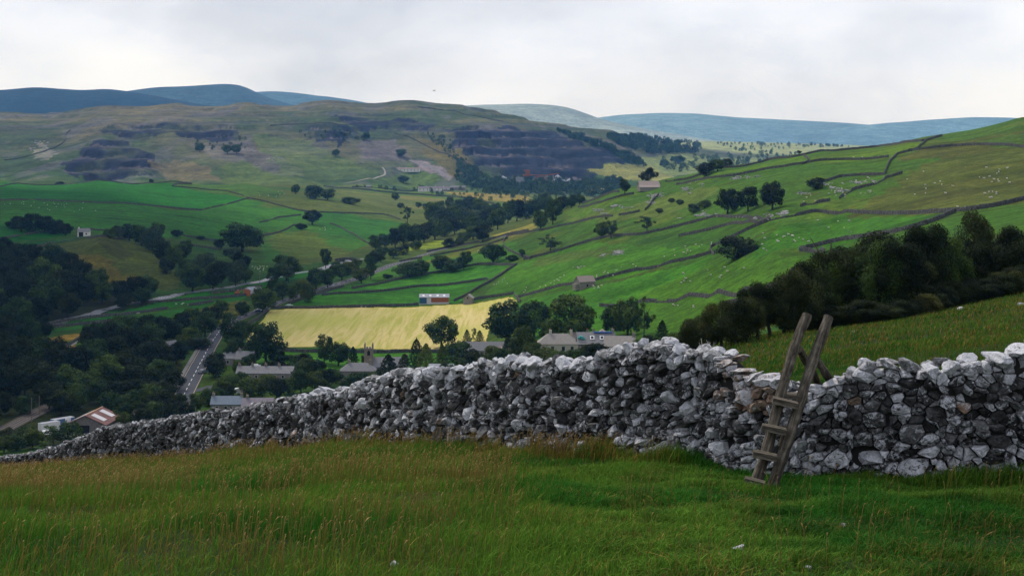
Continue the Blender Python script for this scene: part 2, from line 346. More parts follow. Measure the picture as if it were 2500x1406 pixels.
# quarry hill
for p in ([(150,428),(160,400),(205,362),(240,348),(300,350),(340,368),(378,398),(405,432)],
          [(1100,330),(1180,318),(1260,313),(1340,322),(1400,345),(1470,368),(1535,402),(1440,437),(1230,446),(1125,405)],
          [(790,287),(860,287),(1000,294),(1052,300),(1047,319),(950,319),(860,311)],
          [(735,318),(850,314),(885,338),(830,358),(780,345)],
          [(230,318),(330,313),(570,317),(592,332),(540,346),(240,328)],
          [(1095,318),(1180,318),(1200,335),(1160,395),(1105,350)]):
    m = zone(p, (38,40,60), .93, 14, **QH, var=.9); ms = m.copy()
    for _k in range(3):
        for sh in (1,2,4): ms = (np.roll(ms,sh,0)+np.roll(ms,-sh,0)+np.roll(ms,sh,1)+np.roll(ms,-sh,1)+ms)/5
    # quarry benches
    qn = 7*fbm(XX/120,DD/120,101,3)+5*fbm(XX/35,DD/50,107,3); tz = (ZZ+qn)/21.0; fl = np.floor(tz); fr = tz-fl
    ZZ = ZZ*(1-ms) + ms*((fl+sstep(0,.30,fr)*.75+fr*.25)*21.0-qn) + ms*(2.6*fbm(XX/14,DD/22,103,3)+5*fbm(XX/60,DD/90,105,3))
    C = mixc(C, A8(26,28,44), m*sstep(.0,.4,fbm(XX/9,ZZ/28,113,3))*.6); C = mixc(C, A8(110,102,104), m*sstep(.86,.93,fr)*sstep(-.3,.1,fbm(XX/45,ZZ/9,115,3))*.7)
    C = mixc(C, A8(104,98,104), m*(1-sstep(.1,.45,fr))*.0 + m*sstep(.55,.85,fr)*sstep(-.25,.3,fbm(XX/70,DD/60,109,3))*.5); C = mixc(C, A8(74,84,56), m*sstep(.12,.4,fbm(XX/55,DD/80,111,3))*.6)
zone([(360,402),(430,388),(515,412),(550,446),(420,446),(395,425)], (116,108,80), .85, 8, **QH)
zone([(880,340),(960,340),(1005,385),(985,392),(890,390),(870,360)], (108,102,108), .75, 10, **QH)
zone([(600,340),(650,370),(720,410),(745,432),(690,432),(620,405),(580,375)], (100,95,98), .7, 16, **QH)
zone([(480,350),(600,340),(620,400),(560,395),(500,380)], (112,108,108), .6, 16, **QH)
zone([(540,450),(545,400),(600,392),(700,430),(900,450),(900,470),(700,470)], (66,122,48), .85, 6, **QH)
zone([(620,330),(740,340),(860,395),(940,430),(700,430),(640,370)], (92,112,56), .6, 14, **QH)
zone([(1000,385),(1060,400),(1110,430),(1100,440),(1060,425)], (144,132,138), .9, 6, **QH)
zone([(930,440),(1000,395),(1090,440),(1020,458)], (64,124,48), .85, 6, **QH)
zone([(1020,330),(1080,350),(1160,410),(1180,435),(1110,432),(1040,385)], (84,112,52), .8, 8, **QH)
zone([(1430,425),(1500,405),(1600,400),(1680,440),(1540,440)], (150,150,80), .8, 8, dmin=2600, dmax=4500)
zone([(1560,385),(1660,375),(1850,385),(1990,395),(1800,420),(1640,430)], (126,140,84), .8, 12, dmin=1600, dmax=4600)
zone([(70,375),(110,345),(140,380),(100,392)], (150,148,140), .5, 16, **QH)
for a in ([(1430,461),(1475,460),(1476,472),(1432,470)],):
    zone(a, (214,200,130), 1, 0, dmin=1500, dmax=4500)

C = mixc(C, A8(52,66,26), LYB*.62*sstep(-.5,.1,n1)); C = mixc(C, A8(30,58,20), rl*sstep(.75,.95,np.abs(np.sin((DD+XX*.05+6*fbm(XX/160,DD/160,57,2))/27.0*math.pi)))*sstep(-.3,.2,n2)*.45)
# ------------------------------------------------------------------ materials
MATS = {}
def mat(name, rgb=(.5,.5,.5), rough=.85, nodes=None, spec=.3):
    if name in MATS: return MATS[name]
    m = bpy.data.materials.new(name); m.use_nodes = True
    nt = m.node_tree; b = nt.nodes['Principled BSDF']
    b.inputs['Base Color'].default_value = (*rgb,1); b.inputs['Roughness'].default_value = rough
    b.inputs['Specular IOR Level'].default_value = spec
    if nodes: nodes(nt, b)
    MATS[name] = m; return m
def nd(nt, t, **kw):
    n = nt.nodes.new(t)
    for k, v in kw.items():
        if k in n.inputs.keys(): n.inputs[k].default_value = v
        else: setattr(n, k, v)
    return n
def coords(nt, world=True, scale=1.0):
    if world: g = nd(nt,'ShaderNodeNewGeometry'); out = g.outputs['Position']
    else: g = nd(nt,'ShaderNodeTexCoord'); out = g.outputs['Object']
    return out
def noisev(nt, vec, scale, detail=4, rough=.6, dist=0.0):
    n = nd(nt,'ShaderNodeTexNoise'); n.inputs['Scale'].default_value = scale; n.inputs['Detail'].default_value = detail
    n.inputs['Roughness'].default_value = rough; n.inputs['Distortion'].default_value = dist
    nt.links.new(vec, n.inputs['Vector']); return n.outputs['Fac']
def ramp(nt, fac, stops):
    r = nd(nt,'ShaderNodeValToRGB'); e = r.color_ramp.elements
    while len(e) < len(stops): e.new(.5)
    for i,(p,c) in enumerate(stops):
        e[i].position = p; c = c if hasattr(c,'__len__') else (c,c,c); e[i].color = (*c[:3],1)
    nt.links.new(fac, r.inputs['Fac']); return r.outputs['Color']
def mixn(nt, a, b, fac=.5, mode='MIX'):
    m = nd(nt,'ShaderNodeMix'); m.data_type = 'RGBA'; m.blend_type = mode
    for s, v in (('A',a),('B',b)):
        i = [k for k in m.inputs if k.name==s and k.type=='RGBA'][0]
        if hasattr(v,'is_linked'): nt.links.new(v, i)
        else: i.default_value = (*v,1) if len(v)==3 else v
    f = m.inputs[0]
    if hasattr(fac,'is_linked'): nt.links.new(fac, f)
    else: f.default_value = fac
    return [k for k in m.outputs if k.type=='RGBA'][0]
def bump(nt, b, h, strength=.4, dist=.05):
    n = nd(nt,'ShaderNodeBump'); n.inputs['Strength'].default_value = strength; n.inputs['Distance'].default_value = dist
    nt.links.new(h, n.inputs['Height']); nt.links.new(n.outputs['Normal'], b.inputs['Normal'])
def ground_nodes(scales, amount, bump_d, strata=False):
    def f(nt, b):
        a = nd(nt,'ShaderNodeAttribute'); a.attribute_name = 'albedo'; c = a.outputs['Color']; v = coords(nt)
        for s, am in zip(scales, amount):
            c = mixn(nt, c, ramp(nt, noisev(nt, v, s, 5, .65), ((.25,(1-am,)*3),(.5,(1,1,1)),(.75,(1+am,1+am*.9,1+am*.7)))), 1.0, 'MULTIPLY')
        if strata:                                  # thin beds of limestone along the contours
            mp = nd(nt,'ShaderNodeMapping'); mp.inputs['Scale'].default_value = (.010,.006,.17); nt.links.new(v, mp.inputs['Vector'])
            c = mixn(nt, c, ramp(nt, noisev(nt, mp.outputs[0], 1.0, 7, .72, .5), ((.32,(.55,.55,.60)),(.5,(1,1,1)),(.68,(1.42,1.36,1.26)))), .8, 'MULTIPLY')
        nt.links.new(c, b.inputs['Base Color'])
        bump(nt, b, noisev(nt, v, scales[-1], 4, .7), .5, bump_d)
    return f
M_fell = mat('fellside_turf', nodes=ground_nodes((.5,4.0),(.35,.4),.05), rough=1, spec=.1)
M_past = mat('pasture', nodes=ground_nodes((.018,.07,.28,1.1),(.26,.34,.42,.5),.3), rough=1, spec=.05)
M_moor = mat('moor', nodes=ground_nodes((.006,.022,.07,.3),(.24,.34,.5,.5),2.0,True), rough=1, spec=.05)
def hay_nodes(nt, b):
    v = coords(nt); s = nd(nt,'ShaderNodeSeparateXYZ'); nt.links.new(v, s.inputs[0])
    # rows of cut grass: long streaks lying along the mower's path
    mp = nd(nt,'ShaderNodeMapping'); mp.inputs['Rotation'].default_value = (0,0,R(-18)); mp.inputs['Scale'].default_value = (1,.06,1); nt.links.new(v, mp.inputs['Vector'])
    st = noisev(nt, mp.outputs[0], .30, 3, .55, 1.2); big = noisev(nt, v, .014, 3, .5); fine = noisev(nt, v, 1.3, 4, .7)
    c = ramp(nt, st, ((.36,A8(190,186,96,.64)),(.52,A8(216,198,128,.67)),(.68,A8(226,208,146,.67))))
    g = mixn(nt, c, A8(186,194,82,.64), ramp(nt, big, ((.42,0),(.66,.55))))
    g = mixn(nt, g, ramp(nt, fine, ((.3,(.88,.88,.84)),(.7,(1.08,1.06,1.04)))), 1.0, 'MULTIPLY')
    nt.links.new(g, b.inputs['Base Color'])
M_hay = mat('cut_hay', nodes=hay_nodes, rough=1, spec=.05)

# ------------------------------------------------------------------ the terrain sheets (split along grid lines, sharing their rims)
NJ, NI = ZZ.shape
VV = np.stack([XX, DD, ZZ], -1).reshape(-1,3).astype(np.float32); CC = np.clip(C,0.002,1).reshape(-1,3).astype(np.float32)
jj, ii = np.meshgrid(np.arange(NJ-1), np.arange(NI-1), indexing='ij')
Q = np.stack([jj*NI+ii, jj*NI+ii+1, (jj+1)*NI+ii+1, (jj+1)*NI+ii], -1)
hq = (hay[:-1,:-1]+hay[1:,:-1]+hay[:-1,1:]+hay[1:,1:])>=2.5
dq = np.broadcast_to(DS[:-1,None], hq.shape)
def sheet(name, sel, material, label):
    q = Q[sel]; used = np.unique(q); remap = np.zeros(len(VV), np.int64); remap[used] = np.arange(len(used))
    me = np_mesh(name, VV[used], quads=remap[q]); vcol(me, 'albedo', CC[used])
    o = link(name, me, None, [material]); tag(o, label, 'ground', kind='structure'); return o
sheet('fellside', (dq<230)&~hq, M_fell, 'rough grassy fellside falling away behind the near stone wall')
sheet('ground', (dq>=230)&(dq<2400)&~hq, M_past, 'green walled fields on the valley floor and its slopes')
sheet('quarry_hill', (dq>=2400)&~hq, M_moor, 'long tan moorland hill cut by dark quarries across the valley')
sheet('hay_field', hq, M_hay, 'pale yellow mown hay field beside the road')
HAZE = 5.2e-5
# ------------------------------------------------------------------ far hills
def far_hill(name, crest, d, u0, u1, base_py, rgb, label, depth=.16, seed=1):
    us = np.arange(u0, u1+1, 6.0); ts = np.linspace(0,1.6,60)
    cx = [c[0] for c in crest]; cy = [c[1] for c in crest]
    cr = np.interp(us, cx, cy); 
    k = np.ones(9)/9; cr = np.convolve(np.pad(cr,4,'edge'), k, 'valid')
    U,T = np.meshgrid(us, ts); Dm = d*(1-depth) + d*depth*T; cr = np.broadcast_to(cr, U.shape)
    zc = -(cr-YH)/F*d; zb = -(base_py-YH)/F*d*(1-depth)
    prof = np.where(T<1, np.sin(np.clip(T,0,1)*math.pi/2)**1.15, 1-(T-1)*.8)
    X = (U-CX)/F*Dm
    Z = zb + (zc-zb)*prof + (14*fbm(X/700, Dm/900, seed, 4)+5*fbm(X/160,Dm/200,seed+5,3))*np.minimum(T,1)*(1-np.exp(-((T-1)/.12)**2)*.65)
    V = np.stack([X,Dm,Z],-1).reshape(-1,3); nj,ni = U.shape
    a,b = np.meshgrid(np.arange(nj-1),np.arange(ni-1),indexing='ij')
    q = np.stack([a*ni+b,a*ni+b+1,(a+1)*ni+b+1,(a+1)*ni+b],-1).reshape(-1,4)
    me = np_mesh(name, V, quads=q)
    nn = fbm(X/600,Dm/900,seed+9,4)
    col = A8(*rgb)*(1+.5*nn[...,None]); vcol(me,'albedo',np.clip(col,0.005,1).reshape(-1,3))  # moor colour with some of the distant haze's blue painted in
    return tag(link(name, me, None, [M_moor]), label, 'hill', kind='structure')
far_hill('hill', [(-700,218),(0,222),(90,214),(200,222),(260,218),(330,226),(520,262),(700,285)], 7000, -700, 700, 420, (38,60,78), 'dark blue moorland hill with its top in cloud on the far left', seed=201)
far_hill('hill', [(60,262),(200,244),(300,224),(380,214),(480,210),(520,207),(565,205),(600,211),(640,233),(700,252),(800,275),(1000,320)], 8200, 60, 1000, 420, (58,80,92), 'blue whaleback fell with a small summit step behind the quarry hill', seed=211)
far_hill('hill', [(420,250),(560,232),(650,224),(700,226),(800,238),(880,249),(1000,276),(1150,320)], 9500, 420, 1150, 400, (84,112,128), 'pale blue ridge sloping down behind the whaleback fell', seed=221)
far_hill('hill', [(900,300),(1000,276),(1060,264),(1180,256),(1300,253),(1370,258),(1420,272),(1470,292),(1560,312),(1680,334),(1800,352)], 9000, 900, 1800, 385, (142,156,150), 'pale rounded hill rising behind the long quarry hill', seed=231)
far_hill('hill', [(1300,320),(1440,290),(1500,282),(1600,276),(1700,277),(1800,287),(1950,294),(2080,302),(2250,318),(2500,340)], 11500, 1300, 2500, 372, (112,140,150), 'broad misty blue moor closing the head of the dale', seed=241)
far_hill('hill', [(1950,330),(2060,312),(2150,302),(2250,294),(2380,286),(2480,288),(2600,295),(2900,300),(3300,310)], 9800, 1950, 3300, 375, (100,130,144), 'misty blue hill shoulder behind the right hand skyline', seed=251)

# ------------------------------------------------------------------ sky, sun, air
SUN_EL, SUN_AZ = 52.0, -38.0                     # degrees; azimuth measured from +Y (up the dale) towards +X
w = bpy.data.worlds.new('World'); sc.world = w; w.use_nodes = True
nt = w.node_tree; nt.nodes.clear()
out = nd(nt,'ShaderNodeOutputWorld'); bg = nd(nt,'ShaderNodeBackground'); nt.links.new(bg.outputs[0], out.inputs[0])
sky = nd(nt,'ShaderNodeTexSky'); sky.sky_type = 'NISHITA'; sky.sun_disc = False
sky.sun_elevation = R(SUN_EL); sky.sun_rotation = R(SUN_AZ)
tc = nd(nt,'ShaderNodeTexCoord'); dirv = tc.outputs['Generated']
sx = nd(nt,'ShaderNodeSeparateXYZ'); nt.links.new(dirv, sx.inputs[0])
mp = nd(nt,'ShaderNodeMapping'); mp.inputs['Scale'].default_value = (1,1,2.6); nt.links.new(dirv, mp.inputs['Vector'])
cl1 = noisev(nt, mp.outputs[0], 3.2, 7, .52, .3)
mp2 = nd(nt,'ShaderNodeMapping'); mp2.inputs['Scale'].default_value = (1,1,2.2); mp2.inputs['Location'].default_value = (3.1,.7,.4); nt.links.new(dirv, mp2.inputs['Vector'])
cl2 = noisev(nt, mp2.outputs[0], 9, 6, .55, .25)
c1 = ramp(nt, cl1, ((.38,(.68,.725,.83)),(.52,(.90,.95,1.07)),(.64,(1.0,1.05,1.14))))
c2 = ramp(nt, cl2, ((.32,(.90,.915,.945)),(.5,(1.0,1.0,1.0)),(.68,(1.05,1.045,1.04))))
cloud = mixn(nt, c1, c2, 1.0, 'MULTIPLY')
# cloud brightness by height: dimmed above the horizon band to deepen ground contrast
zr = ramp(nt, sx.outputs['Z'], ((0.0,(1.05,1.05,1.05)),(.13,(1.05,1.05,1.06)),(.32,(.88,.88,.89)),(1.0,(.98,.98,1.0))))
cloud = mixn(nt, cloud, zr, 1.0, 'MULTIPLY')
skys = mixn(nt, sky.outputs[0], (.09,.09,.09), 1.0, 'MULTIPLY')
fin = mixn(nt, skys, cloud, .93)
nt.links.new(fin, bg.inputs['Color']); bg.inputs['Strength'].default_value = 1.0
sd = bpy.data.lights.new('sun','SUN'); sd.energy = 2.8; sd.angle = R(6); sd.color = (1.0,.95,.87)
so = bpy.data.objects.new('sun', sd); COL.objects.link(so)
az, el = R(SUN_AZ), R(SUN_EL)
sdir = Vector((math.sin(az)*math.cos(el), math.cos(az)*math.cos(el), math.sin(el)))
so.rotation_euler = (-sdir).to_track_quat('-Z','Y').to_euler(); so.location = sdir*300
# unseen cloud shell, added above the frame to throw shade on the left woods
def cloud(cx,cy,cz,rx,ry,rz,rot,seed,label):
    g=np.random.default_rng(seed); us=np.linspace(0,2*math.pi,72,endpoint=False); vs=np.linspace(-math.pi/2,math.pi/2,30)
    U,Vv=np.meshgrid(us,vs); X=np.cos(U)*np.cos(Vv); Y=np.sin(U)*np.cos(Vv); Z=np.sin(Vv)
    k=1+.16*fbm(X*2.2+Z*3+seed,Y*2.2+9,seed,4)+.10*np.abs(fbm(X*5+Z*4,Y*5+seed,seed+3,3)); Zs=np.where(Z<0,Z*.35,Z)
    x=X*rx*k; y=Y*ry*k; a=R(rot); V=np.stack([cx+x*math.cos(a)-y*math.sin(a),cy+x*math.sin(a)+y*math.cos(a),cz+Zs*rz*k],-1).reshape(-1,3)
    i,j=np.meshgrid(np.arange(29),np.arange(72),indexing='ij'); q=np.stack([i*72+j,i*72+(j+1)%72,(i+1)*72+(j+1)%72,(i+1)*72+j],-1).reshape(-1,4)
    me=np_mesh('cloud',V,quads=q); o=link('cloud',me,None,[M_shade_cloud]); return tag(o,label,'cloud',kind='structure')
M_shade_cloud=mat('shade_cloud_shell',(.9,.9,.92),1.0,spec=0)
_h=820.0; _off=Vector((sdir.x/sdir.z*_h, sdir.y/sdir.z*_h))
cloud(_off.x-490,_off.y+1050,_h,300,640,90,14,6,'unseen long cloud added high over the left bank to shade its woods')
# the damp air of the dale: one closed box round everything
hz = MB().box(-9000, 9000, -60, 13600, -140, 560)
hm = bpy.data.materials.new('damp_air'); hm.use_nodes = True; hm.node_tree.nodes.clear()
ho = nd(hm.node_tree,'ShaderNodeOutputMaterial'); pv = nd(hm.node_tree,'ShaderNodeVolumePrincipled')
pv.inputs['Color'].default_value = (.16,.46,1.0,1); pv.inputs['Absorption Color'].default_value = (1,1,1,1); pv.inputs['Density'].default_value = HAZE; pv.inputs['Anisotropy'].default_value = 0.0
hm.node_tree.links.new(pv.outputs[0], ho.inputs['Volume'])
h = hz.build('haze', hm); tag(h, 'thin blue damp air filling the dale', 'haze', kind='stuff')
h.display_type = 'WIRE'
# ------------------------------------------------------------------ the near dry stone wall
WP = [(-420,112),(-200,88),(0,70),(120,63),(250,56),(400,48.5),(600,40),(800,33.5),(1000,28),(1150,25.5),(1250,24),(1400,22.5),(1500,21.5),(1600,20.8),(1700,20.2),(1800,19.4),(1900,18.8),(2000,18.4),(2250,18),(2500,17.8),(2800,17.6),(3150,17.4),(3900,17.4),(4800,17.8)]
WT = [(-420,1150),(-200,1135),(0,1119),(60,1107),(130,1089),(190,1068),(250,1040),(330,1033),(400,1021),(480,1008),(560,998),(640,983),(700,970),(760,958),(830,948),(900,922),(960,904),(1000,905),(1050,898),(1120,893),(1200,879),(1240,872),(1330,874),(1400,878),(1440,864),(1490,850),(1530,836),(1575,830),(1620,840),(1670,850),(1700,857),(1740,858),(1765,882),(1790,903),(1840,910),(1890,924),(1930,938),(1990,942),(2050,934),(2080,908),(2100,886),(2150,887),(2200,881),(2270,893),(2310,890),(2330,880),(2400,876),(2450,862),(2500,842),(2600,822),(3150,812),(4800,800)]
_p = np.array([((u-CX)/F*d, d) for u,d in WP])
_uu = np.interp(np.linspace(0,len(WP)-1,400), range(len(WP)), [u for u,_ in WP])
_dd = np.exp(np.interp(_uu, [u for u,_ in WP], [math.log(d) for _,d in WP])); 
for _ in range(6): _dd[1:-1] = (_dd[:-2]+2*_dd[1:-1]+_dd[2:])/4
_xy = np.stack([(_uu-CX)/F*_dd, _dd], 1)
_s = np.concatenate([[0], np.cumsum(np.hypot(*np.diff(_xy,axis=0).T))])
_gz = np.array([ground(x,y) for x,y in _xy])
_tz = -(np.interp(_uu, [a for a,_ in WT], [b for _,b in WT])-YH)/F*_dd
_H = np.maximum(_tz-_gz, .7)
WLEN = float(_s[-1])
def wall_at(s):
    x=np.interp(s,_s,_xy[:,0]); y=np.interp(s,_s,_xy[:,1]); x2=np.interp(s+.3,_s,_xy[:,0]); y2=np.interp(s+.3,_s,_xy[:,1]); x1=np.interp(s-.3,_s,_xy[:,0]); y1=np.interp(s-.3,_s,_xy[:,1])
    tx,ty=x2-x1,y2-y1; L=np.hypot(tx,ty); tx,ty=tx/L,ty/L
    return x,y,np.interp(s,_s,_gz),np.interp(s,_s,_H),tx,ty        # outward (towards camera) normal is (ty,-tx)
def s_of_u(u): return float(np.interp(u,_uu,_s))
HALF = .30; BAT = .05
def wpt(s, t, out_):
    x,y,g,H,tx,ty = wall_at(s); o = HALF - BAT*t + out_ - .30
    # the front face stands on the path line
    return np.stack([x+ty*o, y-tx*o, g+t], -1)
# sites of the stones
prs = random.Random(5); sites = []; grid = {}; GS = .25; AX = 1.38
def _ok(s,t,r):
    ci,cj=int(s/GS),int((t+1)/GS)
    for a in range(ci-2,ci+3):
        for b in range(cj-2,cj+3):
            for (s2,t2,r2) in grid.get((a,b),()):
                if ((s-s2)/AX)**2+(t-t2)**2 < (.80*(r+r2))**2: return False
    return True
for phase,(n,lo,hi) in enumerate(((130,.12,.17),(3000,.072,.105),(32000,.045,.070),(70000,.026,.042))):
    for _ in range(n):
        s=prs.uniform(0,WLEN); H=float(np.interp(s,_s,_H)); t=prs.uniform(-.12,H-.06); r=prs.uniform(lo,hi)*float(np.interp(np.interp(s,_s,_uu),[150,800,1500],[1.75,1.35,1.0]))
        if phase==0 and prs.random()<.55: t=t*.5
        if phase==3 and prs.random()<.35: continue
        if _ok(s,t,r):
            e=(s,t,r); sites.append(e); grid.setdefault((int(s/GS),int((t+1)/GS)),[]).append(e)
def cell(e):
    s,t,r=e; H=float(np.interp(s,_s,_H)); m=max(.26,r*2.4)
    poly=[(-m*AX,-m),(m*AX,-m),(m*AX,m),(-m*AX,m)]
    def clip(poly,nx,ny,c):
        out=[]
        for k in range(len(poly)):
            a=poly[k]; b=poly[(k+1)%len(poly)]; da=nx*a[0]+ny*a[1]-c; db=nx*b[0]+ny*b[1]-c
            if da<=0: out.append(a)
            if (da<0)!=(db<0) and da!=db:
                q=da/(da-db); out.append((a[0]+(b[0]-a[0])*q,a[1]+(b[1]-a[1])*q))
        return out
    poly=clip(poly,0,1,H-.07-t); ci,cj=int(s/GS),int((t+1)/GS)
    for a in range(ci-4,ci+5):
        for b in range(cj-3,cj+4):
            for o in grid.get((a,b),()):
                if o is e: continue
                dx,dy=(o[0]-s)/AX,o[1]-t; d2=dx*dx+dy*dy
                if d2>.7: continue
                # power bisector in the stretched plane
                c=(d2+r*r-o[2]**2)/2
                poly=clip(poly,dx/AX,dy,c)
                if len(poly)<3: return None
    return poly
NP=16; SV=[]; SQ=[]; ST=[]; SC=[]; base=0
U_OF = lambda s: float(np.interp(s,_s,_uu))
for e in sites:
    poly=cell(e)
    if poly is None or len(poly)<3: continue
    P2=np.array(poly); cen=P2.mean(0)
    for _ in range(1):
        nx=np.roll(P2,-1,0); P2=np.stack([P2*.93+nx*.07,P2*.07+nx*.93],1).reshape(-1,2)
    per=np.hypot(*np.diff(np.concatenate([P2,P2[:1]]),axis=0).T).sum()
    if per<.10: continue
    L=[0,per]; pl=[tuple(c_) for c_ in P2]
    while len(pl)>NP:                            # drop the shortest edge
        k=min(range(len(pl)),key=lambda i:(pl[i][0]-pl[i-1][0])**2+(pl[i][1]-pl[i-1][1])**2); pl.pop(k)
    while len(pl)<NP:                            # split the longest edge: the corners stay sharp
        k=max(range(len(pl)),key=lambda i:(pl[i][0]-pl[i-1][0])**2+(pl[i][1]-pl[i-1][1])**2); pl.insert(k,((pl[k][0]+pl[k-1][0])/2,(pl[k][1]+pl[k-1][1])/2))
    P2=np.array(pl)
    dv=P2-cen; ln=np.hypot(*dv.T)+1e-6; gap=prs.uniform(.0,.013); P2=cen+dv*np.clip((ln-gap)/ln,.3,1)[:,None]
    size=math.sqrt(L[-1])*.2; b=prs.uniform(.25,.6)*size; tx_,ty_=prs.gauss(0,.22),prs.gauss(-.10,.22)
    px_,py_=prs.gauss(0,.8),prs.gauss(0,.8); pc=prs.uniform(.3,.9)*b; pc2=prs.uniform(.55,1.1)*b; dep=prs.gauss(0,.03)
    if prs.random()<.06: dep-=.05
    rings=[]
    for sc_,z in ((1.0,-.13),(1.0,-.012),(.93,b*.70),(.66,b),(.30,b*1.04)):
        pr=cen+(P2-cen)*sc_
        if z<-.1: h=np.full(NP,z)
        else:
            rel=pr-cen; h=z+rel[:,0]*tx_+rel[:,1]*ty_; h=np.minimum(h,pc+rel[:,0]*px_+rel[:,1]*py_+.02); h=np.minimum(h,pc2-rel[:,0]*py_*.8+rel[:,1]*px_*.8); h=np.maximum(h,-.05)+np.array([prs.gauss(0,.006) for _ in range(NP)])+dep
        rings.append((pr,h))
    pr=np.concatenate([r_[0] for r_ in rings]+[cen[None]]); hh=np.concatenate([r_[1] for r_ in rings]+[np.array([rings[-1][1].mean()])])
    # the courses wander: stones lean and shear along the wall
    S0=e[0]+pr[:,0]; T0=e[1]+pr[:,1]; wv=np.clip(T0/.2,0,1)*np.clip((float(np.interp(e[0],_s,_H))-T0)/.15,0.2,1)
    S1=S0+.11*fbm(S0/.42,T0/.42,301,2)+.030*fbm(S0/.11,T0/.11,305,2); T1=T0+wv*(.10*fbm(S0/.34+40,T0/.5,303,2)+.028*fbm(S0/.12+9,T0/.10,307,2))
    SV.append(wpt(S1, T1, hh))
    for k in range(4):
        a0=base+k*NP; i=np.arange(NP); j=(i+1)%NP
        SQ.append(np.stack([a0+i,a0+j,a0+NP+j,a0+NP+i],1))
    a0=base+4*NP; i=np.arange(NP); ST.append(np.stack([a0+i,a0+(i+1)%NP,np.full(NP,base+5*NP)],1))
    u=U_OF(e[0]); H=float(np.interp(e[0],_s,_H)); tt=e[1]/H
    tone=prs.choice((.032,.045,.06,.08,.115))*prs.uniform(.85,1.15); lich=max(0,prs.gauss(.22,.26))+(.35 if tt>.86 else 0)+(.22 if (tt<.3 and u>1550) else 0)
    warm=1.0 if (1745<u<1905 and tt>.62 and prs.random()<.9) else (1.0 if prs.random()<.012 else prs.uniform(0,.22))
    lich*=float(np.interp(u,[250,900],[.5,1]))
    SC.append(np.tile((tone,min(lich,1),warm),(5*NP+1,1))); base+=5*NP+1
def stone_nodes(nt, b):
    a=nd(nt,'ShaderNodeAttribute'); a.attribute_name='stone'; s=nd(nt,'ShaderNodeSeparateColor'); nt.links.new(a.outputs['Color'],s.inputs[0]); v=coords(nt)
    tone=nd(nt,'ShaderNodeCombineColor')
    for k in ('Red','Green','Blue'): nt.links.new(s.outputs['Red'],tone.inputs[k])
    c=mixn(nt,tone.outputs[0],ramp(nt,noisev(nt,v,15,7,.78),((.30,(.30,.30,.30)),(.5,(.95,.95,.96)),(.70,(2.2,2.17,2.12)))),1.0,'MULTIPLY')
    # reddish or pinkish newly broken stone
    c=mixn(nt,c,mixn(nt,(.34,.22,.15),(.20,.15,.11),ramp(nt,noisev(nt,v,7,3,.6),((.4,0),(.6,1)))),ramp(nt,s.outputs['Blue'],((.5,0),(.8,.75))))
    # pale crustose lichen in ragged patches, more on some stones
    m=nd(nt,'ShaderNodeMath',operation='ADD'); nt.links.new(noisev(nt,v,8.5,8,.78,.8),m.inputs[0]); m2=nd(nt,'ShaderNodeMath',operation='MULTIPLY'); nt.links.new(s.outputs['Green'],m2.inputs[0]); m2.inputs[1].default_value=.34; nt.links.new(m2.outputs[0],m.inputs[1])
    c=mixn(nt,c,ramp(nt,noisev(nt,v,30,4,.7),((.3,(.36,.36,.38)),(.6,(.64,.64,.67)))),ramp(nt,m.outputs[0],((.60,0),(.66,.8),(.9,1))))
    # small dark pits and a little moss
    c=mixn(nt,c,(.02,.02,.02),ramp(nt,noisev(nt,v,42,3,.6),((.30,.9),(.38,0))))
    c=mixn(nt,c,(.05,.055,.012),ramp(nt,noisev(nt,v,2.1,5,.7),((.66,0),(.74,.55))))
    nt.links.new(c,b.inputs['Base Color']); bump(nt,b,noisev(nt,v,26,6,.75),.75,.035)
M_stone=mat('lichened_limestone',nodes=stone_nodes,rough=.95,spec=.15)
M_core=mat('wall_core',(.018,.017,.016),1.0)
wall=empty('dry_stone_wall',(0,0,0),0,'tall near wall of grey lichened limestone rubble across the foreground','stone wall')
me=np_mesh('stonework',np.concatenate(SV),quads=np.concatenate(SQ),tris=np.concatenate(ST),smooth=False); vcol(me,'stone',np.concatenate(SC))
link('stonework',me,wall,[M_stone])
# rubble heart and far face
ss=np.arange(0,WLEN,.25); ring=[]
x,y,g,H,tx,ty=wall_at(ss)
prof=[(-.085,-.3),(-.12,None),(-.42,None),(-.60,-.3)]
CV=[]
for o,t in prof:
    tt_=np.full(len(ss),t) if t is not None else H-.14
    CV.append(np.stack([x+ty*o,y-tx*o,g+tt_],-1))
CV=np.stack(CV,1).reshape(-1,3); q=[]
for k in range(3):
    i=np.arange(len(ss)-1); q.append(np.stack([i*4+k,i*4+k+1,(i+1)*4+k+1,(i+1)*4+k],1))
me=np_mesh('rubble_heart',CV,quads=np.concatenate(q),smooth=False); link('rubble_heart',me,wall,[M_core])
# coping: irregular rocks along the top
import bmesh
_bm=bmesh.new(); bmesh.ops.create_icosphere(_bm,subdivisions=3,radius=1); ICO=np.array([v.co[:] for v in _bm.verts]); ICOF=np.array([[v.index for v in f.verts] for f in _bm.faces]); _bm.free()
_bm=bmesh.new(); bmesh.ops.create_icosphere(_bm,subdivisions=2,radius=1); ICO2=np.array([v.co[:] for v in _bm.verts]); ICOF2=np.array([[v.index for v in f.verts] for f in _bm.faces]); _bm.free()
def rock_pts(rs, fine=True, cuts=13):
    p=(ICO if fine else ICO2).copy()
    for _ in range(cuts):
        n=np.array([rs.gauss(0,1) for _ in range(3)]); n/=np.linalg.norm(n); c=rs.uniform(.36,.80)
        d=p@n; p-=np.maximum(d-c,0)[:,None]*n
    ph=rs.uniform(0,50); p*=(1+.14*np.array([mnoise.noise(Vector(q*1.9)+Vector((ph,0,0))) for q in p])+.08*np.array([mnoise.noise(Vector(q*5)+Vector((0,ph,0))) for q in p]))[:,None]
    return p
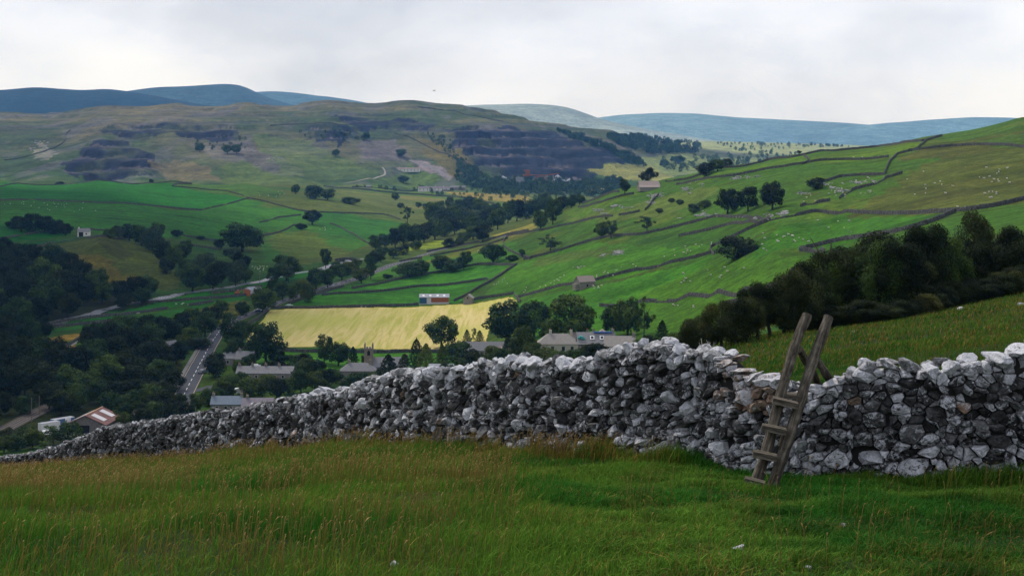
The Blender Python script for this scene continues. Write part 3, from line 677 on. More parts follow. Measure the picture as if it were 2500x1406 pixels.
def place_rock(rs, fine, cen, dims, tdir, tilt):
    p=rock_pts(rs,fine)*np.array(dims)/2*1.12
    M=Matrix.Rotation(math.atan2(tdir[1],tdir[0])+rs.gauss(0,.35),3,'Z')@Matrix.Rotation(rs.gauss(0,.2),3,'X')@Matrix.Rotation(tilt,3,'Y')
    return p@np.array(M).T+np.array(cen)
cop=[]; s=.2; crs=random.Random(23)
while s<WLEN-.3:
    L=crs.uniform(.16,.38); x,y,g,H,tx,ty=[float(v) for v in wall_at(s+L/2)]; u=U_OF(s+L/2)
    gap_=(1745<u<1905)or(1920<u<2060)
    hgt=crs.uniform(.12,.24); 
    if gap_: hgt*=.62
    if crs.random()<.14: hgt*=1.35
    for o in ((-.17,) if crs.random()<.55 else (-.10,-.36)):
        dep=.50 if o==-.17 else .27
        cop.append((s,u,(x+ty*o,y-tx*o,g+H-hgt*.38+crs.gauss(0,.02)),(L*1.12,dep*crs.uniform(.8,1.1),hgt*1.1),(tx,ty),crs.gauss(0,.16),gap_))
    s+=L*.86
cop.sort(key=lambda c:-c[1]); far_v=[];far_t=[];far_c=[];fb=0; ncop=0
for c in cop:
    nearc=(-50<c[1]<2560) and ncop<98 and c[1]>700
    pts=place_rock(crs,c[1]>300,c[2],c[3],c[4],c[5]); col=(crs.uniform(.11,.22),crs.uniform(.1,.9),1.0 if (c[6] and c[1]<1905 and crs.random()<.7) else crs.uniform(0,.3))
    if c[1]<700: col=(col[0]*.6,col[1]*.5,col[2])
    fc=ICOF if c[1]>300 else ICOF2
    if nearc:
        ncop+=1; ctr=np.array(c[2]); me=np_mesh('coping_stone',pts-ctr,tris=fc,smooth=False); vcol(me,'stone',np.tile(col,(len(pts),1))); o=link('coping_stone',me,wall,[M_stone]); o.location=c[2]
    else:
        far_v.append(pts);far_t.append(fc+fb);far_c.append(np.tile(col,(len(pts),1)));fb+=len(pts)
me=np_mesh('coping_stones',np.concatenate(far_v),tris=np.concatenate(far_t),smooth=False); vcol(me,'stone',np.concatenate(far_c)); o=link('coping_stone',me,wall,[M_stone]); o['kind']='stuff'

# ------------------------------------------------------------------ loose stones in the grass
def loose_rock(px,py,wm,hm,name,label,cat,group=None,seed=1,dmax=140):
    p=P(px,py,2,dmax); rs=random.Random(seed); q=rock_pts(rs)*np.array((wm,wm*.8,hm))/2*1.15
    me=np_mesh(name,q,tris=ICOF,smooth=False); vcol(me,'stone',np.tile((.22,.5,.15),(len(q),1))); o=link(name,me,None,[M_stone]); o.location=p+Vector((0,0,hm*.28)); o.rotation_euler=(0,0,rs.uniform(0,6)); return tag(o,label,cat,group)
loose_rock(962,1382,.09,.05,'loose_stone','small white stone lying in the grass near the bottom edge','stone',seed=2)
loose_rock(2057,1285,.09,.05,'loose_stone','pale stone in short grass below the right end of the wall','stone',seed=3)
loose_rock(1802,1342,.11,.06,'loose_stone','small grey white stone in the short grass below the stile','stone',seed=4)
loose_rock(1970,1388,.08,.04,'loose_stone','lowest pale pebble in the grass right of centre','stone',seed=5)
loose_rock(2350,1242,.08,.05,'loose_stone','pale pebble in dark grass under the right hand stretch of wall','stone',seed=6)
loose_rock(2345,757,1.0,.28,'boulder','low white limestone slab breaking the turf behind the wall on the right','boulder',seed=7)
loose_rock(2492,748,.9,.4,'boulder','white limestone boulder in the rough grass at the right edge','boulder',seed=8)
loose_rock(2083,812,.35,.2,'boulder','small pale boulder in the turf just right of the stile posts','boulder',seed=9)
loose_rock(2212,768,.4,.25,'boulder','small white boulder on the rough slope below the bare dead tree','boulder',seed=10)
# ------------------------------------------------------------------ the ladder stile over the wall
def wood_nodes(nt,b):
    tcn=nd(nt,'ShaderNodeTexCoord'); a=nd(nt,'ShaderNodeAttribute'); a.attribute_name='along'
    mp=nd(nt,'ShaderNodeMapping'); mp.inputs['Scale'].default_value=(22,22,1.6); nt.links.new(a.outputs['Vector'],mp.inputs['Vector'])
    g=noisev(nt,mp.outputs[0],1.0,6,.7,.4); v=coords(nt)
    c=ramp(nt,g,((.3,(.022,.020,.018)),(.48,(.080,.070,.060)),(.66,(.20,.18,.155)),(.8,(.29,.265,.235))))
    c=mixn(nt,c,ramp(nt,noisev(nt,v,9,5,.7),((.35,(.55,.55,.5)),(.65,(1.25,1.2,1.1)))),1.0,'MULTIPLY')
    nt.links.new(c,b.inputs['Base Color']); bump(nt,b,g,.9,.02)
M_wood=mat('weathered_timber',nodes=wood_nodes,rough=.95,spec=.1)
def add_along(me,axis_pts):
    """per-vertex coordinates measured along and across the timber, for its grain"""
    p0,p1=Vector(axis_pts[0]),Vector(axis_pts[-1]); t=(p1-p0).normalized(); a=t.orthogonal().normalized(); b_=t.cross(a)
    d=[((v.co-p0).dot(a),(v.co-p0).dot(b_),(v.co-p0).dot(t)) for v in me.vertices]
    at=me.attributes.new('along','FLOAT_VECTOR','POINT'); at.data.foreach_set('vector',np.array(d,np.float32).ravel())
stile=empty('ladder_stile',tuple(P(1870,1172,2,19)),0,'weathered grey timber ladder stile of round poles leaning over the stone wall','stile')
SO=stile.location.copy()
def pole(pts,r0,r1,seed):
    rs=random.Random(seed); pts=[Vector(p) for p in pts]; n=26; P3=[]; rad=[]
    for i in range(n):
        t=i/(n-1)*(len(pts)-1); k=min(int(t),len(pts)-2); f=t-k; p=pts[k].lerp(pts[k+1],f)
        P3.append(p+Vector((rs.gauss(0,.003),rs.gauss(0,.003),0))); rad.append((r0+(r1-r0)*i/(n-1))*(1+.05*math.sin(i*1.1+seed)+rs.gauss(0,.025)))
    m=MB().tube([p-SO for p in P3],rad,14); o=m.build('pole',M_wood,stile,smooth=False)
    for v in o.data.vertices: v.co+=Vector((mnoise.noise(v.co*9),mnoise.noise(v.co*9+Vector((5,0,0))),0))*.008
    add_along(o.data,[P3[0]-SO,P3[-1]-SO]); return o
pole([ray(1846,1180,17.55),ray(1876,1085,17.68),ray(1906,965,17.85),ray(1938,850,18.05),ray(1971,768,18.25)],.073,.062,1)
pole([ray(1884,1190,17.50),ray(1926,1070,17.66),ray(1960,960,17.84),ray(1990,865,18.03),ray(2024,773,18.23)],.075,.064,2)
pole([ray(1950,852,18.22),ray(1975,895,18.75),ray(2004,950,19.3),ray(2030,1010,19.9)],.052,.056,3)
pole([ray(1986,868,18.22),ray(2012,905,18.75),ray(2040,950,19.3),ray(2066,1010,19.9)],.052,.056,4)
def step(pa,pb,w,th,label=None):
    """a plank from pa to pb, w deep along the line of sight, th thick"""
    pa=Vector(pa)-SO; pb=Vector(pb)-SO; t=(pb-pa).normalized(); n=Vector((0,0,1)); n=(n-t*n.dot(t)).normalized(); y=n.cross(t)
    bm=bmesh.new(); bmesh.ops.create_cube(bm,size=1); L=(pb-pa).length
    bmesh.ops.subdivide_edges(bm,edges=bm.edges[:],cuts=3,use_grid_fill=True)
    for v in bm.verts:
        l=v.co.copy(); k=mnoise.noise(Vector((l.x*5+w*90,l.y*3,l.z*3)))*.012
        v.co=(pa+pb)/2+t*(l.x*(L+k))+y*(l.y*(w+k*2))+n*(l.z*(th+k*.8))
    me=bpy.data.meshes.new('step'); bm.to_mesh(me); bm.free(); o=link('step',me,stile,[M_wood]); add_along(me,[pa,pb])
    md=o.modifiers.new('bevel','BEVEL'); md.width=.006; md.segments=2
    return o
step(ray(1886,976,17.70),ray(1948,990,17.66),.16,.075)
step(ray(1900,964,17.95),ray(1950,966,17.92),.30,.04)
step(ray(1860,1042,17.60),ray(1920,1054,17.56),.15,.075)
step(ray(1838,1106,17.50),ray(1897,1118,17.46),.15,.075)
step(ray(1818,1168,17.30),ray(1868,1181,17.26),.15,.045)
step(ray(1905,1090,17.78),ray(1918,1040,17.86),.06,.03)
# ------------------------------------------------------------------ trees: unit-height prototypes, copied with shared meshes
def leaf_nodes(rgb, rgb2):
    def f(nt,b):
        a=nd(nt,'ShaderNodeAttribute'); a.attribute_name='leafvar'; oi=nd(nt,'ShaderNodeObjectInfo')
        c=mixn(nt,rgb,rgb2,a.outputs['Fac'])
        c=mixn(nt,c,ramp(nt,oi.outputs['Random'],((0,(.62,.72,.75)),(.5,(1,1,1)),(1,(1.7,1.45,1.05)))),1.0,'MULTIPLY')
        nt.links.new(c,b.inputs['Base Color']); tr=nd(nt,'ShaderNodeBsdfTranslucent'); nt.links.new(c,tr.inputs['Color']); mx=nd(nt,'ShaderNodeMixShader'); mx.inputs[0].default_value=.18
        o=nt.nodes['Material Output']; nt.links.new(b.outputs[0],mx.inputs[1]); nt.links.new(tr.outputs[0],mx.inputs[2]); nt.links.new(mx.outputs[0],o.inputs['Surface'])
    return f
M_leaf=mat('broadleaf_foliage',nodes=leaf_nodes((.010,.028,.006),(.052,.092,.018)),rough=.8,spec=.15)
M_leafg=mat('grey_green_foliage',nodes=leaf_nodes((.022,.042,.018),(.052,.08,.034)),rough=.8,spec=.15)
M_leafy=mat('yellow_green_foliage',nodes=leaf_nodes((.028,.048,.006),(.07,.095,.014)),rough=.8,spec=.15)
M_leafd=mat('dark_foliage',nodes=leaf_nodes((.007,.013,.005),(.018,.030,.009)),rough=.8,spec=.12)
M_leafb=mat('hawthorn_foliage',nodes=leaf_nodes((.014,.021,.007),(.050,.062,.016)),rough=.8,spec=.12)
M_bark=mat('bark',nodes=lambda nt,b: nt.links.new(ramp(nt,noisev(nt,coords(nt,False),9,5,.7),((.3,(.02,.017,.013)),(.7,(.075,.066,.055)))),b.inputs['Base Color']),rough=.95,spec=.1)
M_pale=mat('bleached_wood',nodes=lambda nt,b: nt.links.new(ramp(nt,noisev(nt,coords(nt),5,5,.7),((.3,(.20,.18,.16)),(.7,(.55,.52,.48)))),b.inputs['Base Color']),rough=.95,spec=.1)
def crown_mesh(kind, n, leaf, seed, near=False):
    """leaf cards gathered in clumps through the crown; unit height, radius about .5 at full spread"""
    g=np.random.default_rng(seed); lobes=[]
    if kind=='round':
        lobes=[((0,0,.53),(.38,.38,.40))]
        for k in range(15):
            a=g.uniform(0,6.28); el=g.uniform(-.95,1.2); r=.34; lobes.append(((math.cos(a)*math.cos(el)*r,math.sin(a)*math.cos(el)*r,.52+math.sin(el)*.36),(g.uniform(.10,.19),)*2+(g.uniform(.09,.15),)))
    elif kind=='tall':
        lobes=[((0,0,.52),(.30,.30,.43))]
        for k in range(15):
            a=g.uniform(0,6.28); z=g.uniform(.14,.90); r=.32*math.sin(math.pi*min(1,(z-.12)/.92))**.7; lobes.append(((math.cos(a)*r,math.sin(a)*r,z),(g.uniform(.09,.17),)*2+(g.uniform(.08,.14),)))
    elif kind=='bush':
        lobes=[((0,0,.40),(.40,.40,.44))]
        for k in range(16):
            a=g.uniform(0,6.28); el=g.uniform(-.15,1.25); r=.36; lobes.append(((math.cos(a)*math.cos(el)*r,math.sin(a)*math.cos(el)*r,.36+math.sin(el)*.46),(g.uniform(.10,.18),)*2+(g.uniform(.12,.18),)))
    elif kind=='open':
        for k in range(18):
            a=g.uniform(0,6.28); z=g.uniform(.20,.93); r=g.uniform(.10,.42)*math.sin(math.pi*min(1,(z-.05)/.98))**.6; lobes.append(((math.cos(a)*r,math.sin(a)*r,z),(g.uniform(.07,.14),)*2+(g.uniform(.05,.09),)))
    elif kind=='wind':                          # leaning, wind-shaped hawthorn
        for k in range(20):
            t=g.uniform(0,1); a=g.uniform(0,6.28); r=g.uniform(.05,.30); lobes.append((((t-.42)*.55+math.cos(a)*r,math.sin(a)*r,.38+t*.32+math.sin(a*2)*.12),(g.uniform(.10,.18),)*2+(g.uniform(.07,.12),)))
    L=np.array([l[0] for l in lobes]); S=np.array([l[1] for l in lobes])
    if kind in('cypress','conifer'):
        z=g.uniform(0.02,1,n)**(1.0 if kind=='cypress' else 1.25); a=g.uniform(0,6.28,n)
        R_=(.5*np.clip(np.sin(np.clip(z*1.05,0,1)*math.pi)**.55,0,1)*(1-.35*z)) if kind=='cypress' else .5*(1-z)**.62*(.82+.18*np.sin(z*46+a*2))
        R_=R_*(1+.13*np.sin(a*5+z*17+seed)); rr=R_*g.uniform(.55,1.0,n)**.5; C_=np.stack([np.cos(a)*rr,np.sin(a)*rr,z],-1); N_=np.stack([np.cos(a),np.sin(a),np.full(n,.35)],-1)
    else:
        w_=(S[:,0]*S[:,1]*S[:,2])**.66; li=g.choice(len(L),n,p=w_/w_.sum()); dv=g.normal(0,1,(n,3)); dv/=np.linalg.norm(dv,axis=1)[:,None]
        rad=g.uniform(.25,1,n)**.45; C_=L[li]+dv*S[li]*rad[:,None]; C_+=g.normal(0,.012,(n,3)); N_=dv+np.array([0,0,.4])
        if kind!='bush': C_[:,2]=np.maximum(C_[:,2],.05+.07*g.uniform(0,1,n))
        else: C_[:,2]=np.maximum(C_[:,2],.01)
    N_=N_+g.normal(0,.55,(n,3)); N_/=np.linalg.norm(N_,axis=1)[:,None]
    T_=np.cross(N_,g.normal(0,1,(n,3))); T_/=np.linalg.norm(T_,axis=1)[:,None]; B_=np.cross(N_,T_)
    sz=leaf*g.uniform(.6,1.35,n)[:,None]
    V=np.stack([C_-T_*sz,C_-B_*sz*.62+N_*sz*.15,C_+T_*sz,C_+B_*sz*.62+N_*sz*.15],1).reshape(-1,3)
    q=np.arange(n*4).reshape(n,4); me=np_mesh('crown',V,quads=q,smooth=False)
    lv=np.clip(.5+1.2*fbm(C_[:,0]*5+seed,C_[:,2]*5+C_[:,1]*3,seed,2)+g.normal(0,.16,n),0,1)
    at=me.attributes.new('leafvar','FLOAT','FACE'); at.data.foreach_set('value',lv.astype(np.float32)); return me
def trunk_mesh(kind, seed):
    rs=random.Random(seed); m=MB(); r0={'round':.032,'tall':.024,'bush':.03,'open':.020,'wind':.035}.get(kind,.025)
    h=.55 if kind not in('bush',) else .3; lean=(.10 if kind=='wind' else 0)
    pts=[(0,0,-.04),(rs.gauss(0,.006)+lean*.1,rs.gauss(0,.006),.10),(rs.gauss(0,.012)+lean*.5,rs.gauss(0,.012),h*.55),(rs.gauss(0,.02)+lean,rs.gauss(0,.02),h),(rs.gauss(0,.03)+lean*1.5,rs.gauss(0,.03),h+.28 if kind!='bush' else h+.1)]
    m.tube(pts,[r0*1.25,r0,r0*.8,r0*.6,r0*.2],7)
    if kind in('round','tall','open','wind','bush'):
        for k in range(7 if kind!='open' else 9):
            a=k*2.4+rs.uniform(-.4,.4); z=rs.uniform(.22,.5) if kind!='bush' else rs.uniform(.05,.2); L=rs.uniform(.2,.36)
            p0=Vector((lean*z,0,z)); p1=p0+Vector((math.cos(a)*L*.55,math.sin(a)*L*.55,L*.45)); p2=p1+Vector((math.cos(a+.3)*L*.5,math.sin(a+.3)*L*.5,L*.6))
            m.tube([p0,p1,p2],[r0*.5,r0*.32,r0*.1],5)
    me=bpy.data.meshes.new('trunk'); me.from_pydata(m.v,[],m.f); me.polygons.foreach_set('use_smooth',[True]*len(me.polygons)); return me
CR={}; TKM={}
for kind,n,leaf,vs in (('round',3600,.030,3),('tall',3000,.028,2),('bush',3000,.032,3),('open',1500,.026,2),('wind',2600,.028,2),('cypress',2600,.026,1),('conifer',2600,.026,1)):
    for v in range(vs): CR[kind,v]=crown_mesh(kind,n,leaf,100+v*7+len(kind)*13); TKM[kind,v]=trunk_mesh(kind,50+v)
for kind,n in (('bush',15000),('wind',12000),('open',9000),('round',17000)):
    for v in range(2): CR['near_'+kind,v]=crown_mesh(kind,n,.0135,700+v*5+len(kind)); TKM['near_'+kind,v]=trunk_mesh(kind,80+v)
KINDMAT={'leaf':M_leaf,'grey':M_leafg,'yel':M_leafy,'dark':M_leafd,'haw':M_leafb}
_mm={}
def _meshmat(me,m):
    k=(me.name,m.name)
    if k not in _mm:
        c=me if not len(me.materials) else me.copy()
        if c is me: me.materials.append(m)
        else: c.materials[0]=m
        _mm[k]=c
    return _mm[k]
trs=random.Random(77); NTREE=0
TSPOT=[]                                         # where trees stand, for the sheep to keep clear
def tree(px, base, hpx, wpx, kind, m, label, group=None, dmin=150, dmax=2300, name='tree', cat='tree', rz=None):
    """a tree whose foot is where the sight line through (px, base) meets the ground"""
    global NTREE
    p=P(px,base,dmin,dmax); d=p.y; h=hpx/F*d; wd=wpx/F*d; v=NTREE%len([1 for k in CR if k[0]==kind]); NTREE+=1
    if kind in('cypress','conifer'): wd*=1.4
    o=empty(name,tuple(p),0,label,cat,group)
    TSPOT.append((px,base,wpx)); a=trs.uniform(0,6.28) if rz is None else rz
    h*=1.05; sxy=1.12*wd/(.92 if kind not in('cypress','conifer') else 1.0)
    for nm,me,mm in (('trunk',TKM[kind,v],M_bark),('crown',CR[kind,v],KINDMAT[m])):
        c=link(nm,_meshmat(me,mm),o); c.rotation_euler=(0,0,a); c.scale=(sxy,sxy,h)
    return o
# prominent trees: (column, row of the foot, height, spread in photo pixels, kind, foliage, label)
N_='near_'
BIG=[
 (1078,850,78,78,'round','leaf','big round dark sycamore standing alone at the lower edge of the hay field'),
 (650,888,102,92,'round','leaf','large spreading dark tree in front of the left corner of the hay field'),
 (622,888,70,46,'tall','leaf','darker lower tree pressed against the left side of the big spreading roadside tree'),
 (563,852,92,66,'tall','leaf','tall dense tree leaning over the main road above the village'),
 (592,842,60,48,'round','leaf','rounded tree on the hay field side of the tall roadside tree'),
 (570,885,62,50,'tall','leaf','slim dark tree beside the two half hidden grey roofs by the road'),
 (641,764,64,62,'round','leaf','rounded tree at the top corner of the hay field where the blue car passes'),
 (527,920,62,56,'bush','dark','dense dark bush on the road corner by the mown triangle'),
 (792,888,72,44,'tall','leaf','feathery two tiered tree rising against the hay field left of the church'),
 (826,893,58,56,'round','leaf','rounded tree between the feathery tree and the slim dark conifer'),
 (862,905,56,28,'conifer','dark','slim dark conifer just left of the church tower'),
 (890,912,46,20,'tall','grey','small grey green tree hard against the church tower'),
 (1017,900,72,25,'cypress','dark','tall dark columnar cypress right of the church'),
 (1040,908,66,42,'conifer','yel','broad golden green conifer beside the columnar cypress'),
 (1080,908,64,36,'conifer','yel','golden green conifer farther right, above the pale greenhouse roof'),
 (988,925,58,44,'conifer','dark','dark conifer in front of the right end of the church roof'),
 (948,945,76,58,'conifer','dark','largest dark conifer, in front of the church nave'),
 (1140,838,32,20,'conifer','leaf','little dark conifer at the foot of the hay field, left one of three'),
 (1156,838,38,15,'open','leaf','thin pale young tree between two little conifers below the hay field'),
 (1171,840,32,22,'conifer','yel','little yellow green conifer touching the great dark wood of sycamores'),
 (1122,900,66,62,'round','leaf','dark rounded tree left of the long grey roof'),
 (1160,912,56,60,'bush','dark','broad dark bush below the long grey roof'),
 (1190,905,42,34,'tall','yel','small yellowish tree in front of the right end of the long grey roof'),
 (1272,890,96,66,'tall','yel','yellow green birch rising above the wall left of the hipped house'),
 (1240,838,102,108,'round','leaf','leftmost great dark sycamore at the right end of the hay field'),
 (1304,826,92,82,'round','leaf','second great dark sycamore behind the village, in the middle of the row'),
 (1392,835,114,112,'round','leaf','tallest great dark sycamore, behind the hipped house'),
 (1345,842,64,60,'tall','leaf','lower rounded tree in front of the great sycamores'),
 (1432,812,60,46,'tall','leaf','airy tree on the right flank of the great sycamores'),
 (1496,822,78,56,'round','leaf','left tree of the three on the green slope behind the scaffolded house'),
 (1533,824,96,74,'round','leaf','middle tree of the three behind the scaffolded house, with a dark trunk'),
 (1572,822,94,52,'open','leaf','tall airy tree with a bare stem, right of the three behind the scaffolded house'),
 (1617,830,46,30,'conifer','dark','small dark conifer near the bushes at the right end of the village'),
 (1800,632,58,102,'bush','dark','low wide domed dark bush on the terraced slope'),
 (1776,522,62,58,'round','dark','left dark pine like tree of the three above the rocky bank'),
 (1826,516,60,56,'round','dark','middle dark tree of the three above the rocky bank'),
 (1886,512,68,60,'round','dark','right dark tree of the three above the rocky bank'),
 (1993,462,30,44,'bush','dark','dark rounded thorn beside the wall corner high on the slope'),
 (1578,455,50,40,'wind','dark','dark leaning tree behind the long barn on the skyline'),
 (1525,472,36,30,'tall','leaf','small tree left of the long barn on the skyline'),
 (1723,430,34,44,'bush','dark','left round thorn on the skyline wall'),
 (1752,418,28,40,'round','leaf','middle thorn of three on the skyline wall'),
 (1775,408,22,26,'bush','dark','right thorn of three on the skyline wall'),
 (1951,374,9,12,'bush','dark','tiny lone thorn on the far skyline wall'),
 (1320,562,48,42,'round','leaf','dark rounded tree at the end of the stony slope above the valley road'),
 (1350,548,64,46,'tall','leaf','taller tree behind the rounded tree on the stony slope'),
 (1468,582,40,36,'round','leaf','left bushy thorn along the wall in the middle of the right hand slope'),
 (1492,582,50,50,'open','grey','open grey green ash on the middle of the right hand slope'),
 (1580,566,38,52,'open','grey','scrubby thin tree up the bank from the open ash'),
 (1693,520,24,30,'bush','grey','grey green bush below the three dark trees'),
 (1720,508,22,34,'bush','grey','pale scrub bush nearest the three dark trees'),
 (1344,612,38,60,'open','grey','pale silvery thorn bush above the wall junction'),
 (1204,642,48,60,'round','leaf','dark rounded hedge tree near the wall junction, right end of the field trees'),
 (1133,658,46,42,'tall','leaf','pointed tree in the row across the field below the road'),
 (1078,664,42,52,'round','leaf','round tree left of the pointed field tree'),
 (1106,664,32,44,'bush','leaf','low spreading bush between the round and the pointed field trees'),
 (998,677,42,72,'bush','leaf','wide hedge tree at the left end of the row across the field'),
 (1030,672,40,36,'round','leaf','round hedge tree just right of the wide one'),
 (945,680,12,26,'bush','dark','small dark hedge stub left of the wide hedge tree'),
 (1275,628,20,16,'tall','leaf','very small tree beside the wall gate on the right hand slope'),
 (1250,638,16,30,'bush','dark','dark little bush left of the very small gate tree'),
 (762,548,36,42,'round','dark','lone round dark tree on the terrace edge across the river'),
 (735,560,16,28,'bush','dark','small dark bush just below the lone terrace tree'),
 (722,474,24,22,'round','leaf','left small tree of the clump on the upper left terrace'),
 (765,486,36,48,'bush','leaf','biggest tree of the clump on the upper left terrace'),
 (800,489,28,40,'round','leaf','right hand tree of the clump on the upper left terrace'),
 (855,498,18,50,'bush','leaf','low bushes trailing right from the terrace clump'),
 (965,490,20,20,'round','leaf','small round tree on the pale upper bank'),
 (978,508,14,16,'bush','leaf','little bush under the small round tree on the pale bank'),
 (591,614,68,102,'round','leaf','huge dense dark clump of a tree on the left terrace slope'),
 (432,578,18,30,'bush','dark','small round thorn on the terrace wall'),
 (490,585,10,20,'bush','dark','tiny thorn on the terrace wall right of the round one'),
 (535,606,24,26,'bush','dark','small thorn by the wall end above the river trees'),
 (552,625,16,18,'bush','dark','tiny bush under the wall end thorn'),
 (146,432,9,20,'bush','dark','tiny dark thorn on the crest wall left of the first quarry'),
 (369,440,10,12,'bush','dark','tiny dark thorn on the crest wall in front of the first quarry'),
 (995,545,42,32,'open','leaf','grey green ash in the side valley'),
 (1095,605,26,30,'bush','dark','neat dark round bush beside the far bend of the road'),
 (1120,600,18,22,'bush','grey','pale bush by the far bend of the road'),
 (795,655,50,30,'tall','leaf','slim tree by the river bank upstream'),
 (700,685,62,70,'round','leaf','large tree overhanging the river rapids'),
 (668,690,40,34,'bush','leaf','low tree left of the large one over the rapids'),
 (705,690,44,40,'open','grey','pale willow in front of the large river tree'),
 (882,692,38,40,'round','yel','yellowish tree where the road leaves the bottom fields'),
 (905,682,60,30,'tall','leaf','tall hedge tree beyond the yellowish road tree'),
 (1455,880,46,60,'bush','dark','dark garden bush in front of the scaffolded house'),
 (1335,890,44,64,'bush','yel','yellow green garden bush in front of the hipped house'),
 (1405,895,46,54,'bush','leaf','green garden bush right of the hipped house front'),
]
for t in BIG:
    dm=1250 if t[0]>1260 and t[1]<700 else 2300
    tree(t[0],t[1],t[2],t[3],t[4],t[5],t[6],None,150,dm,'conifer' if t[4] in('cypress','conifer') else ('bush' if t[4]=='bush' else 'tree'),'conifer' if t[4] in('cypress','conifer') else ('bush' if t[4]=='bush' else 'tree'))
def row(pts, kinds, mats, label, group, dmin=150, dmax=2300):
    for k,(px,b,h,w_) in enumerate(pts): tree(px,b,h,w_,kinds[k%len(kinds)],mats[k%len(mats)],label,group,dmin,dmax)
# groups whose members nothing tells apart
row([(690,732,46,44),(716,736,48,40),(742,722,42,42),(772,706,52,48),(800,702,44,42),(752,738,50,36),(835,684,40,44),(664,724,42,34),(852,672,36,36),(820,668,30,30),(868,662,30,34)],('round','tall','bush'),('leaf','leaf','yel'),'roadside tree in the bushy row along the left of the road beyond the hay field','trees along the road beyond the hay field')
row([(470,712,70,62),(520,706,62,60),(497,690,72,62),(455,690,62,50),(540,690,54,50),(575,698,64,52),(600,690,40,34),(588,664,52,44),(572,640,34,34),(425,652,52,50),(400,640,52,44),(372,612,60,52),(345,600,50,46),(316,588,42,46),(290,584,34,36),(268,582,26,30),(440,640,40,40),(385,590,46,40),(455,622,36,34),(405,668,40,40)],('round','tall','round','bush'),('leaf','dark','grey'),'tree in the dark belt running down from the terrace to the river','trees from the terrace down to the river')
row([(52,566,38,50),(80,566,48,52),(108,568,42,48),(135,572,40,44),(160,576,30,34),(30,560,26,30)],('round','bush'),('dark',),'dark tree in the small copse at the left edge above the green fields','copse at the left edge')
row([(405,842,70,62),(350,845,76,66),(305,852,84,76),(255,870,92,86),(225,860,70,60),(372,866,80,70),(325,890,88,80),(275,905,90,84),(225,915,90,84),(400,900,66,60),(430,888,54,50),(440,868,40,40),(360,915,84,80),(310,940,86,84),(255,955,90,86),(180,935,100,90),(130,925,100,86),(85,925,104,90),(40,930,110,90),(5,935,110,84),(-40,935,110,90),(60,965,96,80),(115,975,90,80),(170,975,90,80),(20,985,90,70),(340,965,80,78),(395,945,70,70),(420,955,60,56),(400,985,56,60),(370,995,60,60),(330,990,66,66),(290,985,60,60),(240,985,60,60),(-20,985,90,70)],('round','tall','round','bush'),('dark','dark','leaf'),'dark broadleaf tree in the thick wood between the railway and the road','wood between railway and road',)
row([(470,800,52,50),(500,822,64,68),(515,790,46,44),(540,766,34,36),(592,770,36,36),(445,812,50,46),(465,842,46,54),(430,835,48,44),(480,852,30,50)],('bush','round'),('leaf','leaf','dark'),'bushy tree in the hedgerow left of the road opposite the hay field','hedgerow left of the road')
row([(445,845,30,44),(420,850,24,40),(500,846,22,36),(395,855,26,40)],('bush',),('yel',),'low yellow green garden bush around the small white house','garden bushes by the white house')
row([(30,650,56,60),(80,645,52,60),(130,655,60,56),(165,680,66,60),(205,700,66,60),(240,715,60,52),(10,690,70,70),(60,700,76,72),(110,710,80,76),(160,735,80,76),(205,745,66,66),(250,742,54,56),(290,735,52,50),(330,728,56,56),(362,722,50,46),(20,745,86,80),(70,760,90,80),(120,770,86,80),(165,775,60,64),(0,800,90,80),(40,815,90,80),(85,805,80,74),(20,850,80,70),(70,845,66,60),(100,830,60,50),(-40,700,80,80),(-40,780,90,90),(-40,640,60,60),(300,755,40,44),(345,745,44,46),(5,628,50,50)],('round','tall','round'),('dark','dark','leaf'),'dark tree in the deep wood on the left bank of the river','wood on the left bank of the river')
row([(918,612,38,40),(940,605,34,34),(965,604,48,36),(985,596,56,40),(1010,598,50,44),(1035,592,48,46),(1062,585,46,46),(1085,578,44,40),(1110,572,40,40),(1140,566,40,44),(1165,575,46,50),(1190,560,50,48),(1215,560,52,46),(1240,545,56,46),(1262,540,54,42),(1285,535,50,44),(1305,532,46,40),(1178,590,40,46),(1155,585,34,40),(1130,590,24,30),(1372,515,36,40),(1395,508,32,36),(1415,500,24,30),(985,622,26,34),(960,630,24,34),(930,640,40,40),(912,650,36,34),(1015,610,24,30),(1330,520,50,40)],('round','tall','round','bush'),('leaf','leaf','dark'),'tree in the long belt following the river up the middle of the valley','tree belt up the valley')
row([(1062,548,56,52),(1085,550,48,48),(1110,545,42,40),(1135,540,36,40),(1075,520,30,26),(1098,512,34,22),(1125,520,34,40),(1150,515,40,46),(1172,520,36,40),(1040,512,16,20),(1022,508,14,18),(1190,528,30,34),(1060,560,30,36),(1160,545,34,34),(1210,532,36,34)],('round','bush'),('leaf','grey'),'grey green tree in the clumps of the upper valley floor','clumps of the upper valley floor',700,2600)
row([(575,1000,34,30),(610,965,50,52),(640,972,56,50),(675,975,54,52),(705,962,46,46),(735,958,60,52),(768,956,52,50),(795,945,50,46),(820,935,36,40),(590,950,44,36),(655,945,36,36),(690,938,34,36),(540,965,46,46),(510,990,46,44),(480,1005,46,44),(455,1020,40,44),(445,985,24,24),(720,925,40,44),(750,918,46,44),(775,915,40,40),(850,955,40,44),(880,950,42,46),(915,945,40,46),(560,975,40,36),(530,985,40,36),(865,935,32,30)],('round','bush','tall'),('leaf','leaf','yel','dark'),'garden tree among the village houses behind the wall','village garden trees')
row([(585,915,40,36),(680,892,36,50),(720,888,26,44),(745,890,30,36),(610,895,34,34),(660,905,26,40),(560,945,30,36)],('bush',),('leaf','dark'),'bush around the half hidden roofs beside the road','bushes around the roadside roofs')
